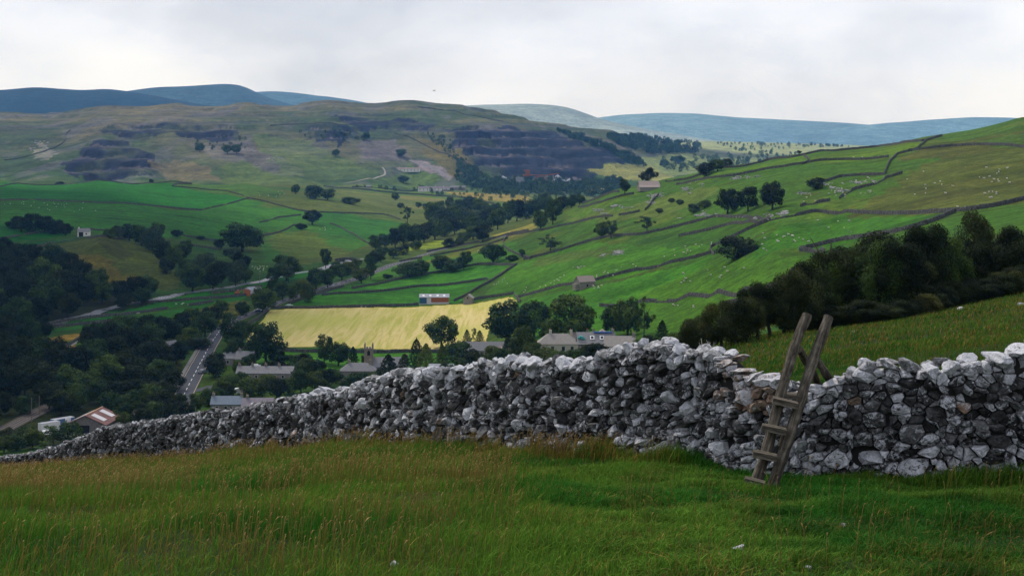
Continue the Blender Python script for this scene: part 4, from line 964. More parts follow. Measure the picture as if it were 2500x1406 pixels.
row([(130,1088,50,60),(170,1085,60,56),(80,1095,50,54),(195,1092,40,44),(40,1100,44,50),(10,1105,40,44),(110,1110,34,44),(285,1040,40,30),(300,1050,44,34),(318,1045,40,30)],('open','bush','round'),('leaf','leaf','yel'),'scrub bush between the near wall and the container yard','scrub below the container yard')
row([(1660,500,14,18),(1640,495,12,16),(1610,520,12,20),(1395,470,10,14)],('bush',),('grey',),'small grey green scrub on the stony upper slope','scrub on the stony slope',300,1250)
row([(150,1012,60,60),(300,1030,50,50),(345,1040,44,46),(380,1035,60,56),(410,1040,56,50),(270,1010,60,56),(120,1000,70,60),(320,1012,64,60),(430,1015,54,40),(60,1012,50,46),(0,1015,60,56),(-30,1040,60,56),(20,1085,40,50),(60,1078,40,50),(395,1010,60,56),(180,1000,70,60),(150,990,60,60)],('round','bush'),('dark','leaf'),'dark tree at the lower wood edge above railway and red roofed barn','lower edge of the railway wood')
row([(1110,880,50,54),(1150,898,46,52),(1205,890,50,48),(1225,895,46,46),(1250,880,60,50),(1300,888,54,56),(1365,893,40,50),(1430,882,40,44),(1090,925,46,40),(1130,918,44,50),(1180,912,44,50),(960,935,40,44),(910,940,36,40),(1000,940,44,44),(1290,868,50,44),(1560,868,40,40),(1585,862,46,44)],('bush','round'),('leaf','dark','yel'),'garden bush along the top of the near wall in the middle of the village','garden bushes in the middle of the village')
# ---- the near wood behind the rough pasture on the right, 100 to 160 m away
nrs=random.Random(31)
NW=[(1600,868,40,60),(1640,870,80,70),(1668,868,96,60),(1700,862,106,66),(1728,858,112,56),(1760,852,110,70),(1795,845,120,70),(1822,838,140,60),(1850,830,130,70),(1880,825,138,76),(1915,820,140,80),(1945,815,160,80),(1975,808,170,90),(2010,800,200,100),(2048,795,212,104),(2085,790,204,90),(2120,786,206,90),(2155,782,196,90),(2190,778,192,90),(2225,770,184,90),(2262,760,196,90),(2300,752,204,90),(2338,742,200,84),(2378,735,206,80),(2415,728,180,90),(2455,718,158,90),(2490,712,148,90),(2530,700,150,96),(2575,690,150,96)]
for k,(px,b,h,w_) in enumerate(NW):
    kd=(N_+'round',N_+'bush',N_+'bush',N_+'round',N_+'wind')[k%5]; h*=(1.0,.84,1.1,.92,.80,1.06)[k%6] if px>1720 else 1
    if px<1720: lab,gr,mm=('olive green thorn bush at the left end of the near wood','thorns at the left end of the near wood','haw')
    elif px<1990: lab,gr,mm=('dark thorn tree on the falling edge of the near wood','falling edge of the near wood','haw' if k%2 else 'dark')
    else: lab,gr,mm=('dark wind shaped tree in the near wood on the right','near wood on the right',('dark','leaf','dark','haw')[k%4])
    pp=P(px,b,60,135)
    tree(px,b,h,w_*1.5,kd,mm,lab,gr,60,135)
for k in range(26):                              # a second rank behind the first
    px=1990+k*23; top=np.interp(px,[1990,2060,2280,2380,2420,2600],[640,590,575,545,572,560]); d=nrs.uniform(138,175); x=(px-CX)/F*d; gz=ground(x,d); h=max(3.0,-(top-YH)/F*d-gz)+nrs.uniform(-.5,.2)
    o=empty('tree',(x,d,gz),0,'dark tree at the back of the near wood on the right','tree','back of the near wood'); kd=(N_+'round',N_+'bush',N_+'bush')[k%3]
    for nm,me,mm in (('trunk',TKM[kd,k%2],M_bark),('crown',CR[kd,k%2],(M_leafd,M_leaf,M_leafd,M_leafb)[k%4])):
        c=link(nm,_meshmat(me,mm),o); c.rotation_euler=(0,0,k*1.7); h*=nrs.uniform(.8,1.08); s_=h*nrs.uniform(.85,1.15); c.scale=(s_,s_,h)
for k in range(24):                              # undergrowth along the edge
    px=1995+k*25; b=np.interp(px,[1990,2180,2300,2500,2600],[806,784,756,712,690]); tree(px,b+2,nrs.uniform(44,80),nrs.uniform(70,110),N_+'bush',('dark','haw','dark')[k%3],'low dark thorn bush at the foot of the near wood on the right','undergrowth of the near wood',60,135,'bush','bush')
# thin bare stems in front of the thorns
def dead_tree(px,base,branches,r,name,label,cat='dead tree',dmin=60,dmax=135,fw=None):
    p=P(px,base,dmin,dmax); d=p.y if fw is None else fw; m=MB(); s=d/F
    for k,br in enumerate(branches):
        pts=[Vector(((a-px)*s,dd*.4,(base-b)*s)) for a,b,dd in br]; n=len(pts); r0=r*s*(1 if k==0 else .62)
        m.tube(pts,[r0*(1-.7*i/(n-1)) for i in range(n)],7)
    return m,p
m,p=dead_tree(2240,752,[[(2240,756,0),(2238,742,0),(2234,732,.5),(2238,722,0),(2242,712,0)],[(2236,728,0),(2240,720,-.5),(2246,716,0),(2252,706,.5)],[(2242,712,0),(2236,706,0),(2229,700,.4)]],3.4,'tree','')
t=empty('dead_tree',tuple(p+Vector((0,-6,.25))),0,'bleached bare dead tree standing at the edge of the near wood','dead tree'); m.build('trunk',M_pale,t,True)
m,p=dead_tree(2215,745,[[(2262,728,0),(2258,712,0),(2248,695,.3),(2238,680,0),(2226,672,0)],[(2248,695,0),(2254,684,.5),(2262,676,0)],[(2230,700,0),(2210,696,0),(2196,706,0)]],2.4,'tree','')
t=empty('dead_tree',tuple(p+Vector((0,-6,.3))),0,'thin grey bare stem branching in front of the dark near wood','dead tree'); m.build('trunk',M_pale,t,True)
m,p=dead_tree(2165,772,[[(2180,768,0),(2172,766,.3),(2163,762,0),(2159,752,0)],[(2172,766,0),(2166,757,.4),(2170,752,0)]],2.6,'tree','')
t=empty('fallen_branch',tuple(p+Vector((0,-6,.3))),0,'pale fallen branch lying on the turf left of the dead tree','branch'); m.build('branch',M_pale,t,True)
for k,(px,b) in enumerate(((1690,850),(1706,846),(1722,842))):
    br=[[(px,b,0),(px-3,b-30,0),(px-8,b-62,.4)],[(px,b-20,0),(px+7,b-48,.3),(px+10,b-64,0)],[(px-3,b-30,0),(px-14,b-54,0)],[(px+2,b-30,0),(px+16,b-56,.3)]]
    m,p=dead_tree(px,b,br,1.8,'tree',''); t=empty('dead_tree',tuple(p+Vector((0,-3,0))),0,'pale twiggy bare stems rising from the thorns at the left end of the near wood','dead tree','bare stems in the thorns'); m.build('trunk',M_pale,t,True)
# ---- woods on and below the quarry hill: far-off masses
def far_wood(name,label,polys,n,hm,seed,dmin=1500,dmax=5200,m=M_leaf):
    g=random.Random(seed); V=[];lv=[];b=0
    protos=[crown_mesh('round',150,.085,seed+1),crown_mesh('bush',150,.09,seed+2)]
    PV=[]
    for me in protos:
        a=np.empty(len(me.vertices)*3,np.float32); me.vertices.foreach_get('co',a); PV.append(a.reshape(-1,3))
    for poly,share in polys:
        xs=[q[0] for q in poly]; ys=[q[1] for q in poly]; c=0; tries=0
        while c<n*share and tries<n*60:
            tries+=1; x=g.uniform(min(xs),max(xs)); y=g.uniform(min(ys),max(ys)); ins=False
            for k in range(len(poly)):
                x1,y1=poly[k]; x2,y2=poly[(k+1)%len(poly)]
                if (y1>y)!=(y2>y) and x<(x2-x1)*(y-y1)/(y2-y1)+x1: ins=not ins
            if not ins: continue
            p=P(x,y,dmin,dmax); h=hm*g.uniform(.6,1.25); a=g.uniform(0,6.28); q=PV[c%2]*np.array((h*.95,h*.95,h)); ca,sa=math.cos(a),math.sin(a)
            V.append(np.stack([q[:,0]*ca-q[:,1]*sa,q[:,0]*sa+q[:,1]*ca,q[:,2]],-1)+np.array(p)); c+=1
            lv.append(np.full(len(q)//4,g.uniform(0,1)))
    V=np.concatenate(V); me=np_mesh(name,V,quads=np.arange(len(V)).reshape(-1,4),smooth=False)
    at=me.attributes.new('leafvar','FLOAT','FACE'); at.data.foreach_set('value',np.concatenate(lv).astype(np.float32))
    return tag(link(name,me,None,[m]),label,'wood',kind='stuff')
far_wood('wood','dark plantation on the far valley side right of the great quarry',[([(1478,336),(1560,332),(1640,340),(1712,352),(1712,376),(1600,378),(1520,362)],1)],330,15,5,dmin=2600)
far_wood('wood','line of trees along the rim of the great quarry',[([(1350,322),(1420,334),(1500,365),(1560,392),(1580,412),(1540,404),(1470,368),(1400,345)],1)],190,13,6,dmin=2600)
far_wood('wood','dark wood filling the foot of the great quarry',[([(1120,405),(1150,410),(1190,440),(1400,446),(1520,440),(1530,462),(1300,470),(1150,462),(1110,440)],.6),([(1200,450),(1520,455),(1500,486),(1300,480),(1180,476)],.4)],620,12,7,dmin=1700)
far_wood('wood','dark scrub wood on the steep flank left of the great quarry',[([(1040,330),(1095,340),(1110,380),(1170,415),(1190,438),(1150,432),(1090,385)],1)],80,8,8,dmin=2400)
far_wood('wood','scrub wood clinging below the upper scar of the quarry hill',[([(470,345),(600,338),(600,372),(570,380),(540,365),(480,372)],.5),([(730,325),(890,330),(890,350),(830,352),(740,338)],.5)],56,8,9,dmin=2400)
far_wood('wood','scattered trees on the pale far valley floor',[([(1600,392),(1800,378),(1900,372),(1990,388),(1760,416),(1640,425)],.6),([(1750,352),(2050,346),(2080,360),(1800,372)],.4)],220,13,10,dmin=1500,dmax=5900)
far_wood('wood','scattered scrub on the upper valley floor below the quarries',[([(840,455),(1180,466),(1400,470),(1440,500),(1300,505),(1150,490)],1)],90,8,12,dmin=1500)
for px,b,h,w_,lab in ((820,382,18,20,'small round tree below the central quarry cliff'),(893,342,20,22,'round tree on the spoil bank above the grey scree'),(980,382,18,30,'dark spreading tree right of the grey scree'),(488,372,22,24,'lone dark tree on the scree slope right of the first quarry'),(555,375,22,26,'dark tree in the middle of the scree slope'),(578,376,24,26,'dark tree at the right of the scree slope'),(985,446,18,26,'bushy tree under the quarry cottages'),(1655,400,20,34,'dark round tree in the pale far field'),(1622,408,18,24,'smaller dark tree left of the round one in the pale far field')):
    tree(px,b,h,w_,'round','leaf',lab,None,1500,5000)
# ------------------------------------------------------------------ strips and field walls lying on the terrain
def gnp(x,y):
    x=np.asarray(x,float); y=np.asarray(y,float); u=x/y*F+CX; fu=np.interp(u,US,np.arange(NI)); fd=np.interp(np.log(y),np.log(DS),np.arange(NJ))
    iu=np.clip(fu.astype(int),0,NI-2); jd=np.clip(fd.astype(int),0,NJ-2); a=fu-iu; b=fd-jd
    return (ZZ[jd,iu]*(1-a)+ZZ[jd,iu+1]*a)*(1-b)+(ZZ[jd+1,iu]*(1-a)+ZZ[jd+1,iu+1]*a)*b
def polyline(pts,dmin,dmax,stepm,curve=True):
    p=np.array([tuple(P(a,b,dmin,dmax))[:2] for a,b in pts])
    if len(p)>2 and curve:
        q=[]; e=np.concatenate([[2*p[0]-p[1]],p,[2*p[-1]-p[-2]]])
        for i in range(1,len(e)-2):
            for t in np.linspace(0,1,14,endpoint=False):
                q.append(.5*((2*e[i])+(-e[i-1]+e[i+1])*t+(2*e[i-1]-5*e[i]+4*e[i+1]-e[i+2])*t*t+(-e[i-1]+3*e[i]-3*e[i+1]+e[i+2])*t**3))
        q.append(p[-1]); p=np.array(q)
    L=np.concatenate([[0],np.cumsum(np.hypot(*np.diff(p,axis=0).T))]); n=max(2,int(L[-1]/stepm)+1); s=np.linspace(0,L[-1],n)
    xy=np.stack([np.interp(s,L,p[:,0]),np.interp(s,L,p[:,1])],1); t=np.gradient(xy,axis=0); t/=np.linalg.norm(t,axis=1)[:,None]+1e-9
    return xy,t,s
def strip(name,pts,o0,o1,off,material,label,dmin=330,dmax=2300,stepm=3.0,ncross=6,parent=None,jag=0,seg=None,path=None):
    xy,t,s=path if path is not None else polyline(pts,dmin,dmax,stepm); nrm=np.stack([t[:,1],-t[:,0]],1)
    V=[];q=[];rows=len(xy)
    for i in range(ncross+1):
        o=o0+(o1-o0)*i/ncross; o_=o+(jag*fbm(s/9+i*0,s*0+i//ncross*9+seedof(name),5,3) if i in(0,ncross) else 0)
        x=xy[:,0]+nrm[:,0]*o_; y=xy[:,1]+nrm[:,1]*o_; V.append(np.stack([x,y,gnp(x,y)+off],-1))
    V=np.stack(V,1).reshape(-1,3); a,b=np.meshgrid(np.arange(rows-1),np.arange(ncross),indexing='ij'); k=ncross+1
    if seg is not None:
        keep=(np.floor(s[:-1]/seg[0])%2==0); a=a[keep];b=b[keep]
    q=np.stack([a*k+b,a*k+b+1,(a+1)*k+b+1,(a+1)*k+b],-1).reshape(-1,4); q=q[:,::-1]
    me=np_mesh(name,V,quads=q); o=link(name,me,parent,[material])
    if label: tag(o,label,None,kind='structure')
    return o
def seedof(n): return sum(ord(c) for c in n)%97
def asph(nt,b):
    v=coords(nt); nt.links.new(mixn(nt,ramp(nt,noisev(nt,v,.35,5,.7),((.3,(.034,.037,.046)),(.7,(.060,.063,.076)))),ramp(nt,noisev(nt,v,3,3,.6),((.3,.85),(.7,1.1))),1.0,'MULTIPLY'),b.inputs['Base Color'])
M_asph=mat('asphalt',nodes=asph,rough=.9); M_paint=mat('road_paint',(.78,.78,.75),.8); M_kerb=mat('kerb_concrete',(.42,.39,.34),.9); M_yell=mat('verge_edge',(.45,.36,.22),.9)
ROADP=[(405,1060),(428,1010),(452,958),(478,908),(502,862),(522,828),(542,803),(572,783),(602,770),(630,760),(660,747),(700,733),(745,717),(790,703),(835,691),(872,680),(915,664),(965,645),(1030,624),(1090,607),(1150,595),(1240,574)]
rp=polyline(ROADP,330,1900,2.5); road=strip('road',None,-3.7,3.7,.16,M_asph,'grey two lane valley road with white markings running up the dale',path=rp,ncross=8)
strip('centre_line',None,-.11,.11,.175,M_paint,None,parent=road,path=rp,ncross=2,seg=(5.0,))
strip('edge_line',None,-3.35,-3.17,.175,M_yell,None,parent=road,path=rp,ncross=2); strip('edge_line',None,3.17,3.35,.175,M_yell,None,parent=road,path=rp,ncross=2)
M_pave=mat('worn_pavement',(.15,.14,.13),.9)
strip('pavement',None,-5.2,-3.75,.28,M_pave,'narrow pavement along the left kerb of the valley road',path=tuple(a[:90] for a in rp),ncross=2)
strip('road',[(470,955),(495,951),(520,944),(560,948)],-2.6,2.6,.15,M_asph,'short side road joining the valley road at the grass triangle',ncross=4)
strip('road',[(522,828),(508,826),(494,829)],-2.2,2.2,.15,M_pave,'pale lay by entrance on the left of the valley road',ncross=4)
def water(nt,b):
    v=coords(nt); n_=noisev(nt,v,.22,6,.75,1.0); nt.links.new(ramp(nt,n_,((.40,(.020,.022,.028)),(.52,(.07,.072,.085)),(.70,(.30,.31,.36)))),b.inputs['Base Color']); nt.links.new(ramp(nt,n_,((.4,.12),(.6,.7))),b.inputs['Roughness']); bump(nt,b,n_,.5,.3)
M_water=mat('river_water',nodes=water,spec=.5)
strip('river',[(95,800),(150,784),(205,772),(260,756),(310,743),(370,734),(410,725),(447,717),(490,711),(540,704),(600,694),(650,684),(700,671),(745,664),(790,655),(840,641),(880,632)],-3.6,3.6,.12,M_water,'shallow stony river with pale rapids on the valley floor',dmax=1500,jag=2.2,ncross=6)
M_track=mat('limestone_track',nodes=lambda nt,b: nt.links.new(ramp(nt,noisev(nt,coords(nt),.3,4,.6),((.3,(.19,.175,.15)),(.7,(.33,.31,.28)))),b.inputs['Base Color']),rough=.95)
M_scree=mat('scree',nodes=lambda nt,b: nt.links.new(ramp(nt,noisev(nt,coords(nt),.12,5,.7),((.3,(.10,.095,.10)),(.7,(.19,.18,.19)))),b.inputs['Base Color']),rough=1)
strip('track',[(838,449),(870,443),(905,436),(930,431),(940,424),(938,415),(932,409)],-1.7,1.7,.35,M_track,'pale farm track climbing to the quarry cottages',dmin=1900,dmax=3300)
strip('track',[(1000,392),(1035,402),(1065,415),(1100,438)],-5,5,.4,M_scree,'straight grey incline scar running down beside the cottages',dmin=2300,dmax=3400)
strip('path',[(188,832),(175,842),(150,855)],-1.2,1.2,.12,M_track,'short pale path beside a field wall below the tan hay strip',dmax=900)
strip('yard',[(165,1068),(190,1056),(212,1050),(230,1046)],-3.2,3.2,.1,M_track,'pale gravel yard in front of the red roofed barn',dmax=900)
# railway
M_ball=mat('ballast',nodes=lambda nt,b: nt.links.new(ramp(nt,noisev(nt,coords(nt),.9,5,.7),((.3,(.035,.028,.025)),(.7,(.11,.09,.08)))),b.inputs['Base Color']),rough=1); M_rail=mat('rail_steel',(.17,.13,.11),.5)
RP=[(-60,1085),(0,1055),(40,1035),(80,1014),(125,992),(160,974)]; rpath=polyline(RP,330,900,2.0)
rw=strip('railway',None,-3.0,3.0,.18,M_ball,'double railway track curving past the bottom left of the valley',path=rpath,ncross=6)
for o in (-2.2,-.8,.8,2.2): strip('rail',None,o-.07,o+.07,.42,M_rail,None,parent=rw,path=rpath,ncross=1)
strip('cess_edge',None,-3.6,-3.1,.3,M_ball,None,parent=rw,path=rpath,ncross=1)
# ---- field walls
def fw_nodes(nt,b):
    v=coords(nt); c=ramp(nt,noisev(nt,v,1.1,5,.75),((.28,(.024,.023,.021)),(.5,(.070,.068,.062)),(.72,(.18,.175,.16))))
    nt.links.new(c,b.inputs['Base Color']); bump(nt,b,noisev(nt,v,2.4,4,.7),.9,.3)
M_fw=mat('field_wall_stone',nodes=fw_nodes,rough=.95,spec=.1)
NW_=0
def fwall(label,pts,dmin=330,dmax=2300,h=1.5,w_=.62,group=None,curve=True):
    global NW_
    NW_+=1; g=np.random.default_rng(900+NW_); d0=P(*pts[0],dmin,dmax).y; st=max(1.0,d0/650)
    xy,t,s=polyline(pts,dmin,dmax,st,curve); nr=np.stack([t[:,1],-t[:,0]],1); n=len(xy); hh=h*(1+.10*fbm(s/6,s*0+NW_,3,3)+g.normal(0,.045,n)); hh*=np.where(fbm(s/26,s*0+NW_*3,8,2)>.62,.45,1)
    wob=g.normal(0,.06,(n,2)); cols=[]
    for o,k in ((-.5,-.25),(-.46,.5),(-.33,1.0),(.33,1.0),(.46,.5),(.5,-.25)):
        x=xy[:,0]+nr[:,0]*w_*o+wob[:,0]; y=xy[:,1]+nr[:,1]*w_*o+wob[:,1]; gz=gnp(xy[:,0],xy[:,1]) if k>.6 else gnp(x,y)
        cols.append(np.stack([x,y,gz+(hh*k if k>0 else -.3)+(g.normal(0,.06,n) if k>.6 else 0)],-1))
    V=np.stack(cols,1).reshape(-1,3); a,b=np.meshgrid(np.arange(n-1),np.arange(5),indexing='ij'); q=np.stack([a*6+b,a*6+b+1,(a+1)*6+b+1,(a+1)*6+b],-1).reshape(-1,4)
    t4=[]; 
    for r in (0,(n-1)*6): t4+= [(r,r+1,r+4),(r,r+4,r+5),(r+1,r+2,r+3),(r+1,r+3,r+4)]
    me=np_mesh('field_wall',V,quads=q,tris=t4,smooth=False); return tag(link('field_wall',me,None,[M_fw]),label,'field wall',group)
D2=dict(dmin=330,dmax=1250)
FW=[
 ('long grey field wall climbing across the middle of the right hand slope from the wall junction',[(1278,635),(1340,620),(1430,592),(1495,578),(1560,574),(1640,557),(1720,537),(1760,530),(1830,533),(1880,538)]),
 ('short field wall just below the rocky bank with the three dark trees',[(1657,578),(1720,565),(1780,549),(1829,542),(1872,541)]),
 ('field wall curling down past the domed dark bush',[(1872,543),(1830,560),(1785,581),(1742,601),(1734,608),(1745,620)]),
 ('field wall from the hay field corner up to the gabled field barn',[(1266,727),(1300,718),(1330,710),(1370,699),(1408,694)]),
 ('field wall rising from the gabled field barn to the domed dark bush',[(1452,686),(1500,673),(1560,660),(1650,640),(1735,619)]),
 ('lowest field wall along the foot of the terraced slope, kinked at its right end',[(1463,748),(1580,737),(1700,724),(1830,711),(1888,702),(1915,686),(1936,663),(1978,659)]),
 ('short crooked wall climbing to the left end of the near wood',[(1811,736),(1780,742),(1752,758)]),
 ('skyline wall running along the crest of the right hand hill',[(1625,444),(1720,424),(1800,409),(1870,394),(1960,380),(2060,367),(2150,356),(2230,347),(2262,344),(2300,333)]),
 ('wall along the bottom of the bright skyline fields',[(1650,452),(1760,433),(1860,416),(1950,402),(2050,391),(2170,384)]),
 ('short wall dividing the two bright skyline fields',[(1962,381),(1974,392),(1960,402)]),
 ('wall dropping from the skyline in a long S near the brown slope',[(2262,345),(2240,365),(2190,378),(2172,396),(2160,425)]),
 ('faint upper wall crossing the brown hilltop on the right',[(2218,370),(2280,362),(2340,357),(2420,355),(2500,361),(2560,365)]),
 ('wall leading left from the S shaped wall to the high rounded thorn',[(2160,427),(2100,429),(2050,433),(2012,445),(1992,462)]),
 ('wall slanting across the rocky pasture below the S shaped wall',[(2203,424),(2165,435),(2140,450),(2085,464),(2048,486)]),
 ('short broken wall right of the rocky bank and its three trees',[(2027,491),(1990,498),(1955,505)]),
 ('wall along the top of the smooth green field at the right',[(1864,545),(1935,529),(2005,519),(2100,521),(2230,523),(2333,517),(2420,507),(2500,489),(2560,476)]),
 ('wall sweeping down the smooth green field at the right and hooking back',[(2333,519),(2270,545),(2190,567),(2120,578),(2060,587),(2000,600),(1952,612)]),
 ('stub of wall forming the hook at the left end of the sweeping wall',[(1952,613),(1985,618),(2014,618)]),
 ('wall crossing the slope below the stony pasture, left of the open ash',[(1240,577),(1290,568),(1337,560),(1380,550),(1420,541),(1496,529)]),
 ('short wall beyond the gap, continuing below the stony pasture',[(1511,527),(1540,522),(1562,517)]),
 ('little pale wall zigzagging up the stony pasture towards the long barn',[(1575,514),(1588,500),(1594,490),(1608,477)]),
 ('upper of two close walls at the left end of the skyline barn field',[(1422,499),(1465,482),(1512,469)]),
 ('lower of two close walls at the left end of the skyline barn field',[(1412,507),(1480,491),(1548,474)]),
 ('short zigzag wall at the wall junction above the road fields',[(1238,578),(1229,590),(1230,602),(1245,614),(1270,625),(1294,633)]),
]
for l,p in FW: fwall(l,p,**D2,curve=('zig' not in l and 'S' not in l))
FWV=[
 ('wall along the top of the two narrow green fields right of the road',[(858,705),(978,682),(1060,667),(1132,654),(1183,646),(1255,648)]),
 ('wall between the two narrow green fields right of the road',[(786,722),(876,716),(960,709),(1055,699),(1173,685),(1190,684)]),
 ('straight wall slanting down from the wall junction to the stone hut',[(1262,646),(1235,664),(1206,683),(1155,712),(1108,736)]),
 ('wall along the top edge of the hay field left of the patchwork barn',[(661,753),(750,753),(850,751),(940,748),(1022,745)]),
 ('wall along the top edge of the hay field right of the stone hut',[(1156,733),(1200,726),(1254,718)]),
 ('short wall closing the right hand top corner of the hay field',[(1255,718),(1262,728),(1270,738)]),
 ('upper roadside field wall far up the valley',[(1050,626),(1100,617),(1158,605),(1200,595),(1240,583)]),
 ('short wall beside the bushes above the round hedge trees',[(975,640),(1000,635),(1030,630)]),
 ('wall on the far side of the road leading up the valley',[(1042,617),(1110,602),(1180,589),(1240,573),(1290,563)]),
 ('wall between the green strips directly below the hay field',[(583,853),(640,856),(700,858),(780,860),(870,861),(990,860),(1100,861)]),
 ('wall along the lane at the left edge of the hay field',[(655,759),(640,770),(625,782),(600,798),(590,806)]),
 ('short wall at the foot of the bright green churchyard field',[(679,891),(710,897),(740,899)]),
 ('long wall dividing the upper and lower fields of the left hand terrace',[(-40,488),(0,489),(120,491),(250,496),(400,506),(490,514)]),
 ('wall rising from the V shaped corner of the left hand terrace',[(490,514),(530,505),(560,498),(604,485)]),
 ('wall descending to the right from the terrace corner to the lone round tree',[(604,484),(640,491),(690,504),(740,516),(784,519),(830,521),(876,522),(940,525),(978,537)]),
 ('crest wall along the top of the left hand terrace',[(-40,461),(0,457),(77,447),(154,444),(250,442),(333,442),(410,445),(468,449)]),
 ('wall bending back below the crest wall of the left hand terrace',[(468,450),(420,455),(480,461),(538,466),(580,474),(608,484)]),
 ('broken wall across the terrace left of the lone round tree',[(633,544),(660,538),(689,531),(735,526)]),
 ('curved wall below the lone round tree on the terrace',[(643,576),(670,571),(690,565),(720,549)]),
 ('broken wall falling into the dip right of the lone round tree',[(805,546),(830,555),(852,568),(880,584),(905,597)]),
 ('wall through the tiny thorns at the lower edge of the terrace field',[(446,576),(480,582),(520,588),(548,591)]),
 ('lower parallel wall below the thorns of the terrace field',[(440,594),(480,602),(520,608),(540,610)]),
 ('upper left wall between the two dark green fields above the wood',[(-40,593),(0,585),(55,575),(110,566),(150,565)]),
 ('wall following the brow of the olive brown knoll',[(55,610),(100,601),(140,592),(200,582),(250,579),(320,581)]),
 ('wall behind the ruined white cottage on the left',[(165,561),(210,561),(256,563)]),
 ('wall between the river meadow and the strip below it',[(105,797),(159,786),(210,778),(256,773),(294,770),(360,762),(410,754)]),
 ('lower wall of the river meadow strip',[(105,802),(160,797),(215,791),(276,787)]),
 ('wall along the river bank meadow towards the orange shed',[(302,745),(400,738),(500,730),(563,726),(606,721)]),
 ('short wall in the meadow above the orange shed',[(514,718),(550,714),(590,708),(640,700)]),
 ('short wall piece in the meadow left of the hedgerow bushes',[(462,747),(490,743),(520,738)]),
 ('wall below the tan hay strip at the left',[(75,848),(120,844),(165,844),(185,834),(196,828)]),
 ('roadside wall bounding the two narrow fields beyond the hay field',[(705,744),(730,735),(760,725),(800,712),(838,700)]),
]
for l,p in FWV: fwall(l,p,330,2150)
FWF=[
 ('thin wall above the upper valley meadow',[(790,455),(880,463),(1004,475),(1080,480),(1132,484),(1209,499)],1300,2750),
 ('thin wall under the quarry valley cottages',[(860,458),(940,462),(1020,466),(1100,467)],1900,3000),
 ('thin wall running down the green spur of the quarry hill',[(963,328),(1030,352),(1106,384),(1150,410)],2350,3600),
 ('thin wall climbing the far left flank of the quarry hill',[(10,392),(60,384),(110,370),(155,348),(160,330),(172,318)],2350,3900),
 ('dark wall along the skyline shoulder of the quarry hill',[(1020,262),(1080,270),(1150,283),(1230,298)],2600,4300),
 ('thin wall crossing the tan moor above the central cliff',[(660,308),(720,305),(800,308),(850,312)],2350,4000),
]
for l,p,a,b in FWF: fwall(l,p,a,b,2.4,1.6)
m=fwall('tumbled stone wall end standing at the foot of the near wood behind the stile',[(1985,792),(2040,789),(2075,787),(2110,784),(2150,780)],40,135,1.0,.6)
# ------------------------------------------------------------------ buildings
def stonewall(c0,c1,sc_=1.6):
    def f(nt,b):
        v=coords(nt,False); br=nd(nt,'ShaderNodeTexBrick'); nt.links.new(v,br.inputs['Vector'])
        nt.links.new(ramp(nt,noisev(nt,v,sc_,5,.75),((.3,c0),(.7,c1))),b.inputs['Base Color'])
    return f
M_hs=mat('house_stone',nodes=stonewall((.11,.10,.085),(.30,.275,.235)),rough=.95); M_warm=mat('church_stone',nodes=stonewall((.13,.105,.08),(.30,.25,.19)),rough=.95)
M_rend=mat('white_render',(.62,.61,.57),.9); M_cream=mat('cream_render',(.45,.42,.35),.9)
def slate(c0,c1):
    def f(nt,b):
        v=coords(nt,False); mp=nd(nt,'ShaderNodeMapping'); mp.inputs['Scale'].default_value=(1,3.2,3.2); nt.links.new(v,mp.inputs['Vector'])
        nt.links.new(ramp(nt,noisev(nt,mp.outputs[0],1.5,5,.7),((.3,c0),(.7,c1))),b.inputs['Base Color'])
    return f
M_sl=mat('grey_slate',nodes=slate((.11,.11,.12),(.24,.235,.24)),rough=.85); M_bl=mat('blue_slate',nodes=slate((.10,.13,.17),(.19,.23,.28)),rough=.8); M_pu=mat('purple_slate',nodes=slate((.13,.11,.13),(.24,.21,.24)),rough=.85); M_tan=mat('stone_slate',nodes=slate((.16,.145,.13),(.31,.285,.265)),rough=.9); M_pk=mat('pinkish_slate',nodes=slate((.18,.145,.13),(.31,.25,.225)),rough=.9)
M_pane=mat('window_glass',(.02,.022,.026),.12,spec=.5); M_frame=mat('window_frame',(.55,.54,.51),.7); M_door=mat('painted_door',(.06,.09,.07),.6); M_pot=mat('chimney_pot',(.38,.20,.11),.8); M_dark=mat('dark_opening',(.012,.012,.012),1.0)
M_rust=mat('rusty_cladding',nodes=lambda nt,b: nt.links.new(ramp(nt,noisev(nt,coords(nt,False),1.1,5,.75),((.3,(.16,.045,.018)),(.7,(.36,.12,.05)))),b.inputs['Base Color']),rough=.9)
M_or=mat('orange_cladding',(.32,.10,.035),.7); M_blue=mat('blue_cladding',(.025,.085,.16),.6); M_wcl=mat('pale_cladding',(.50,.48,.50),.7); M_redr=mat('red_roof_sheet',nodes=lambda nt,b: nt.links.new(ramp(nt,noisev(nt,coords(nt,False),.8,5,.7),((.3,(.10,.045,.04)),(.7,(.185,.09,.08)))),b.inputs['Base Color']),rough=.85)
M_pl=mat('plank_cladding',nodes=lambda nt,b: nt.links.new(ramp(nt,noisev(nt,coords(nt,False),2.2,4,.7),((.3,(.10,.09,.085)),(.7,(.22,.20,.18)))),b.inputs['Base Color']),rough=.9)
M_asb=mat('grey_sheet_roof',nodes=lambda nt,b: nt.links.new(ramp(nt,noisev(nt,coords(nt,False),.7,5,.7),((.3,(.20,.21,.24)),(.7,(.36,.37,.41)))),b.inputs['Base Color']),rough=.85)
M_wht=mat('white_paint',(.75,.75,.74),.5); M_metal=mat('galvanised_metal',(.35,.36,.38),.45); M_tarp=mat('blue_tarpaulin',(.03,.09,.32),.5); M_teal=mat('teal_sheet',(.05,.30,.28),.6)
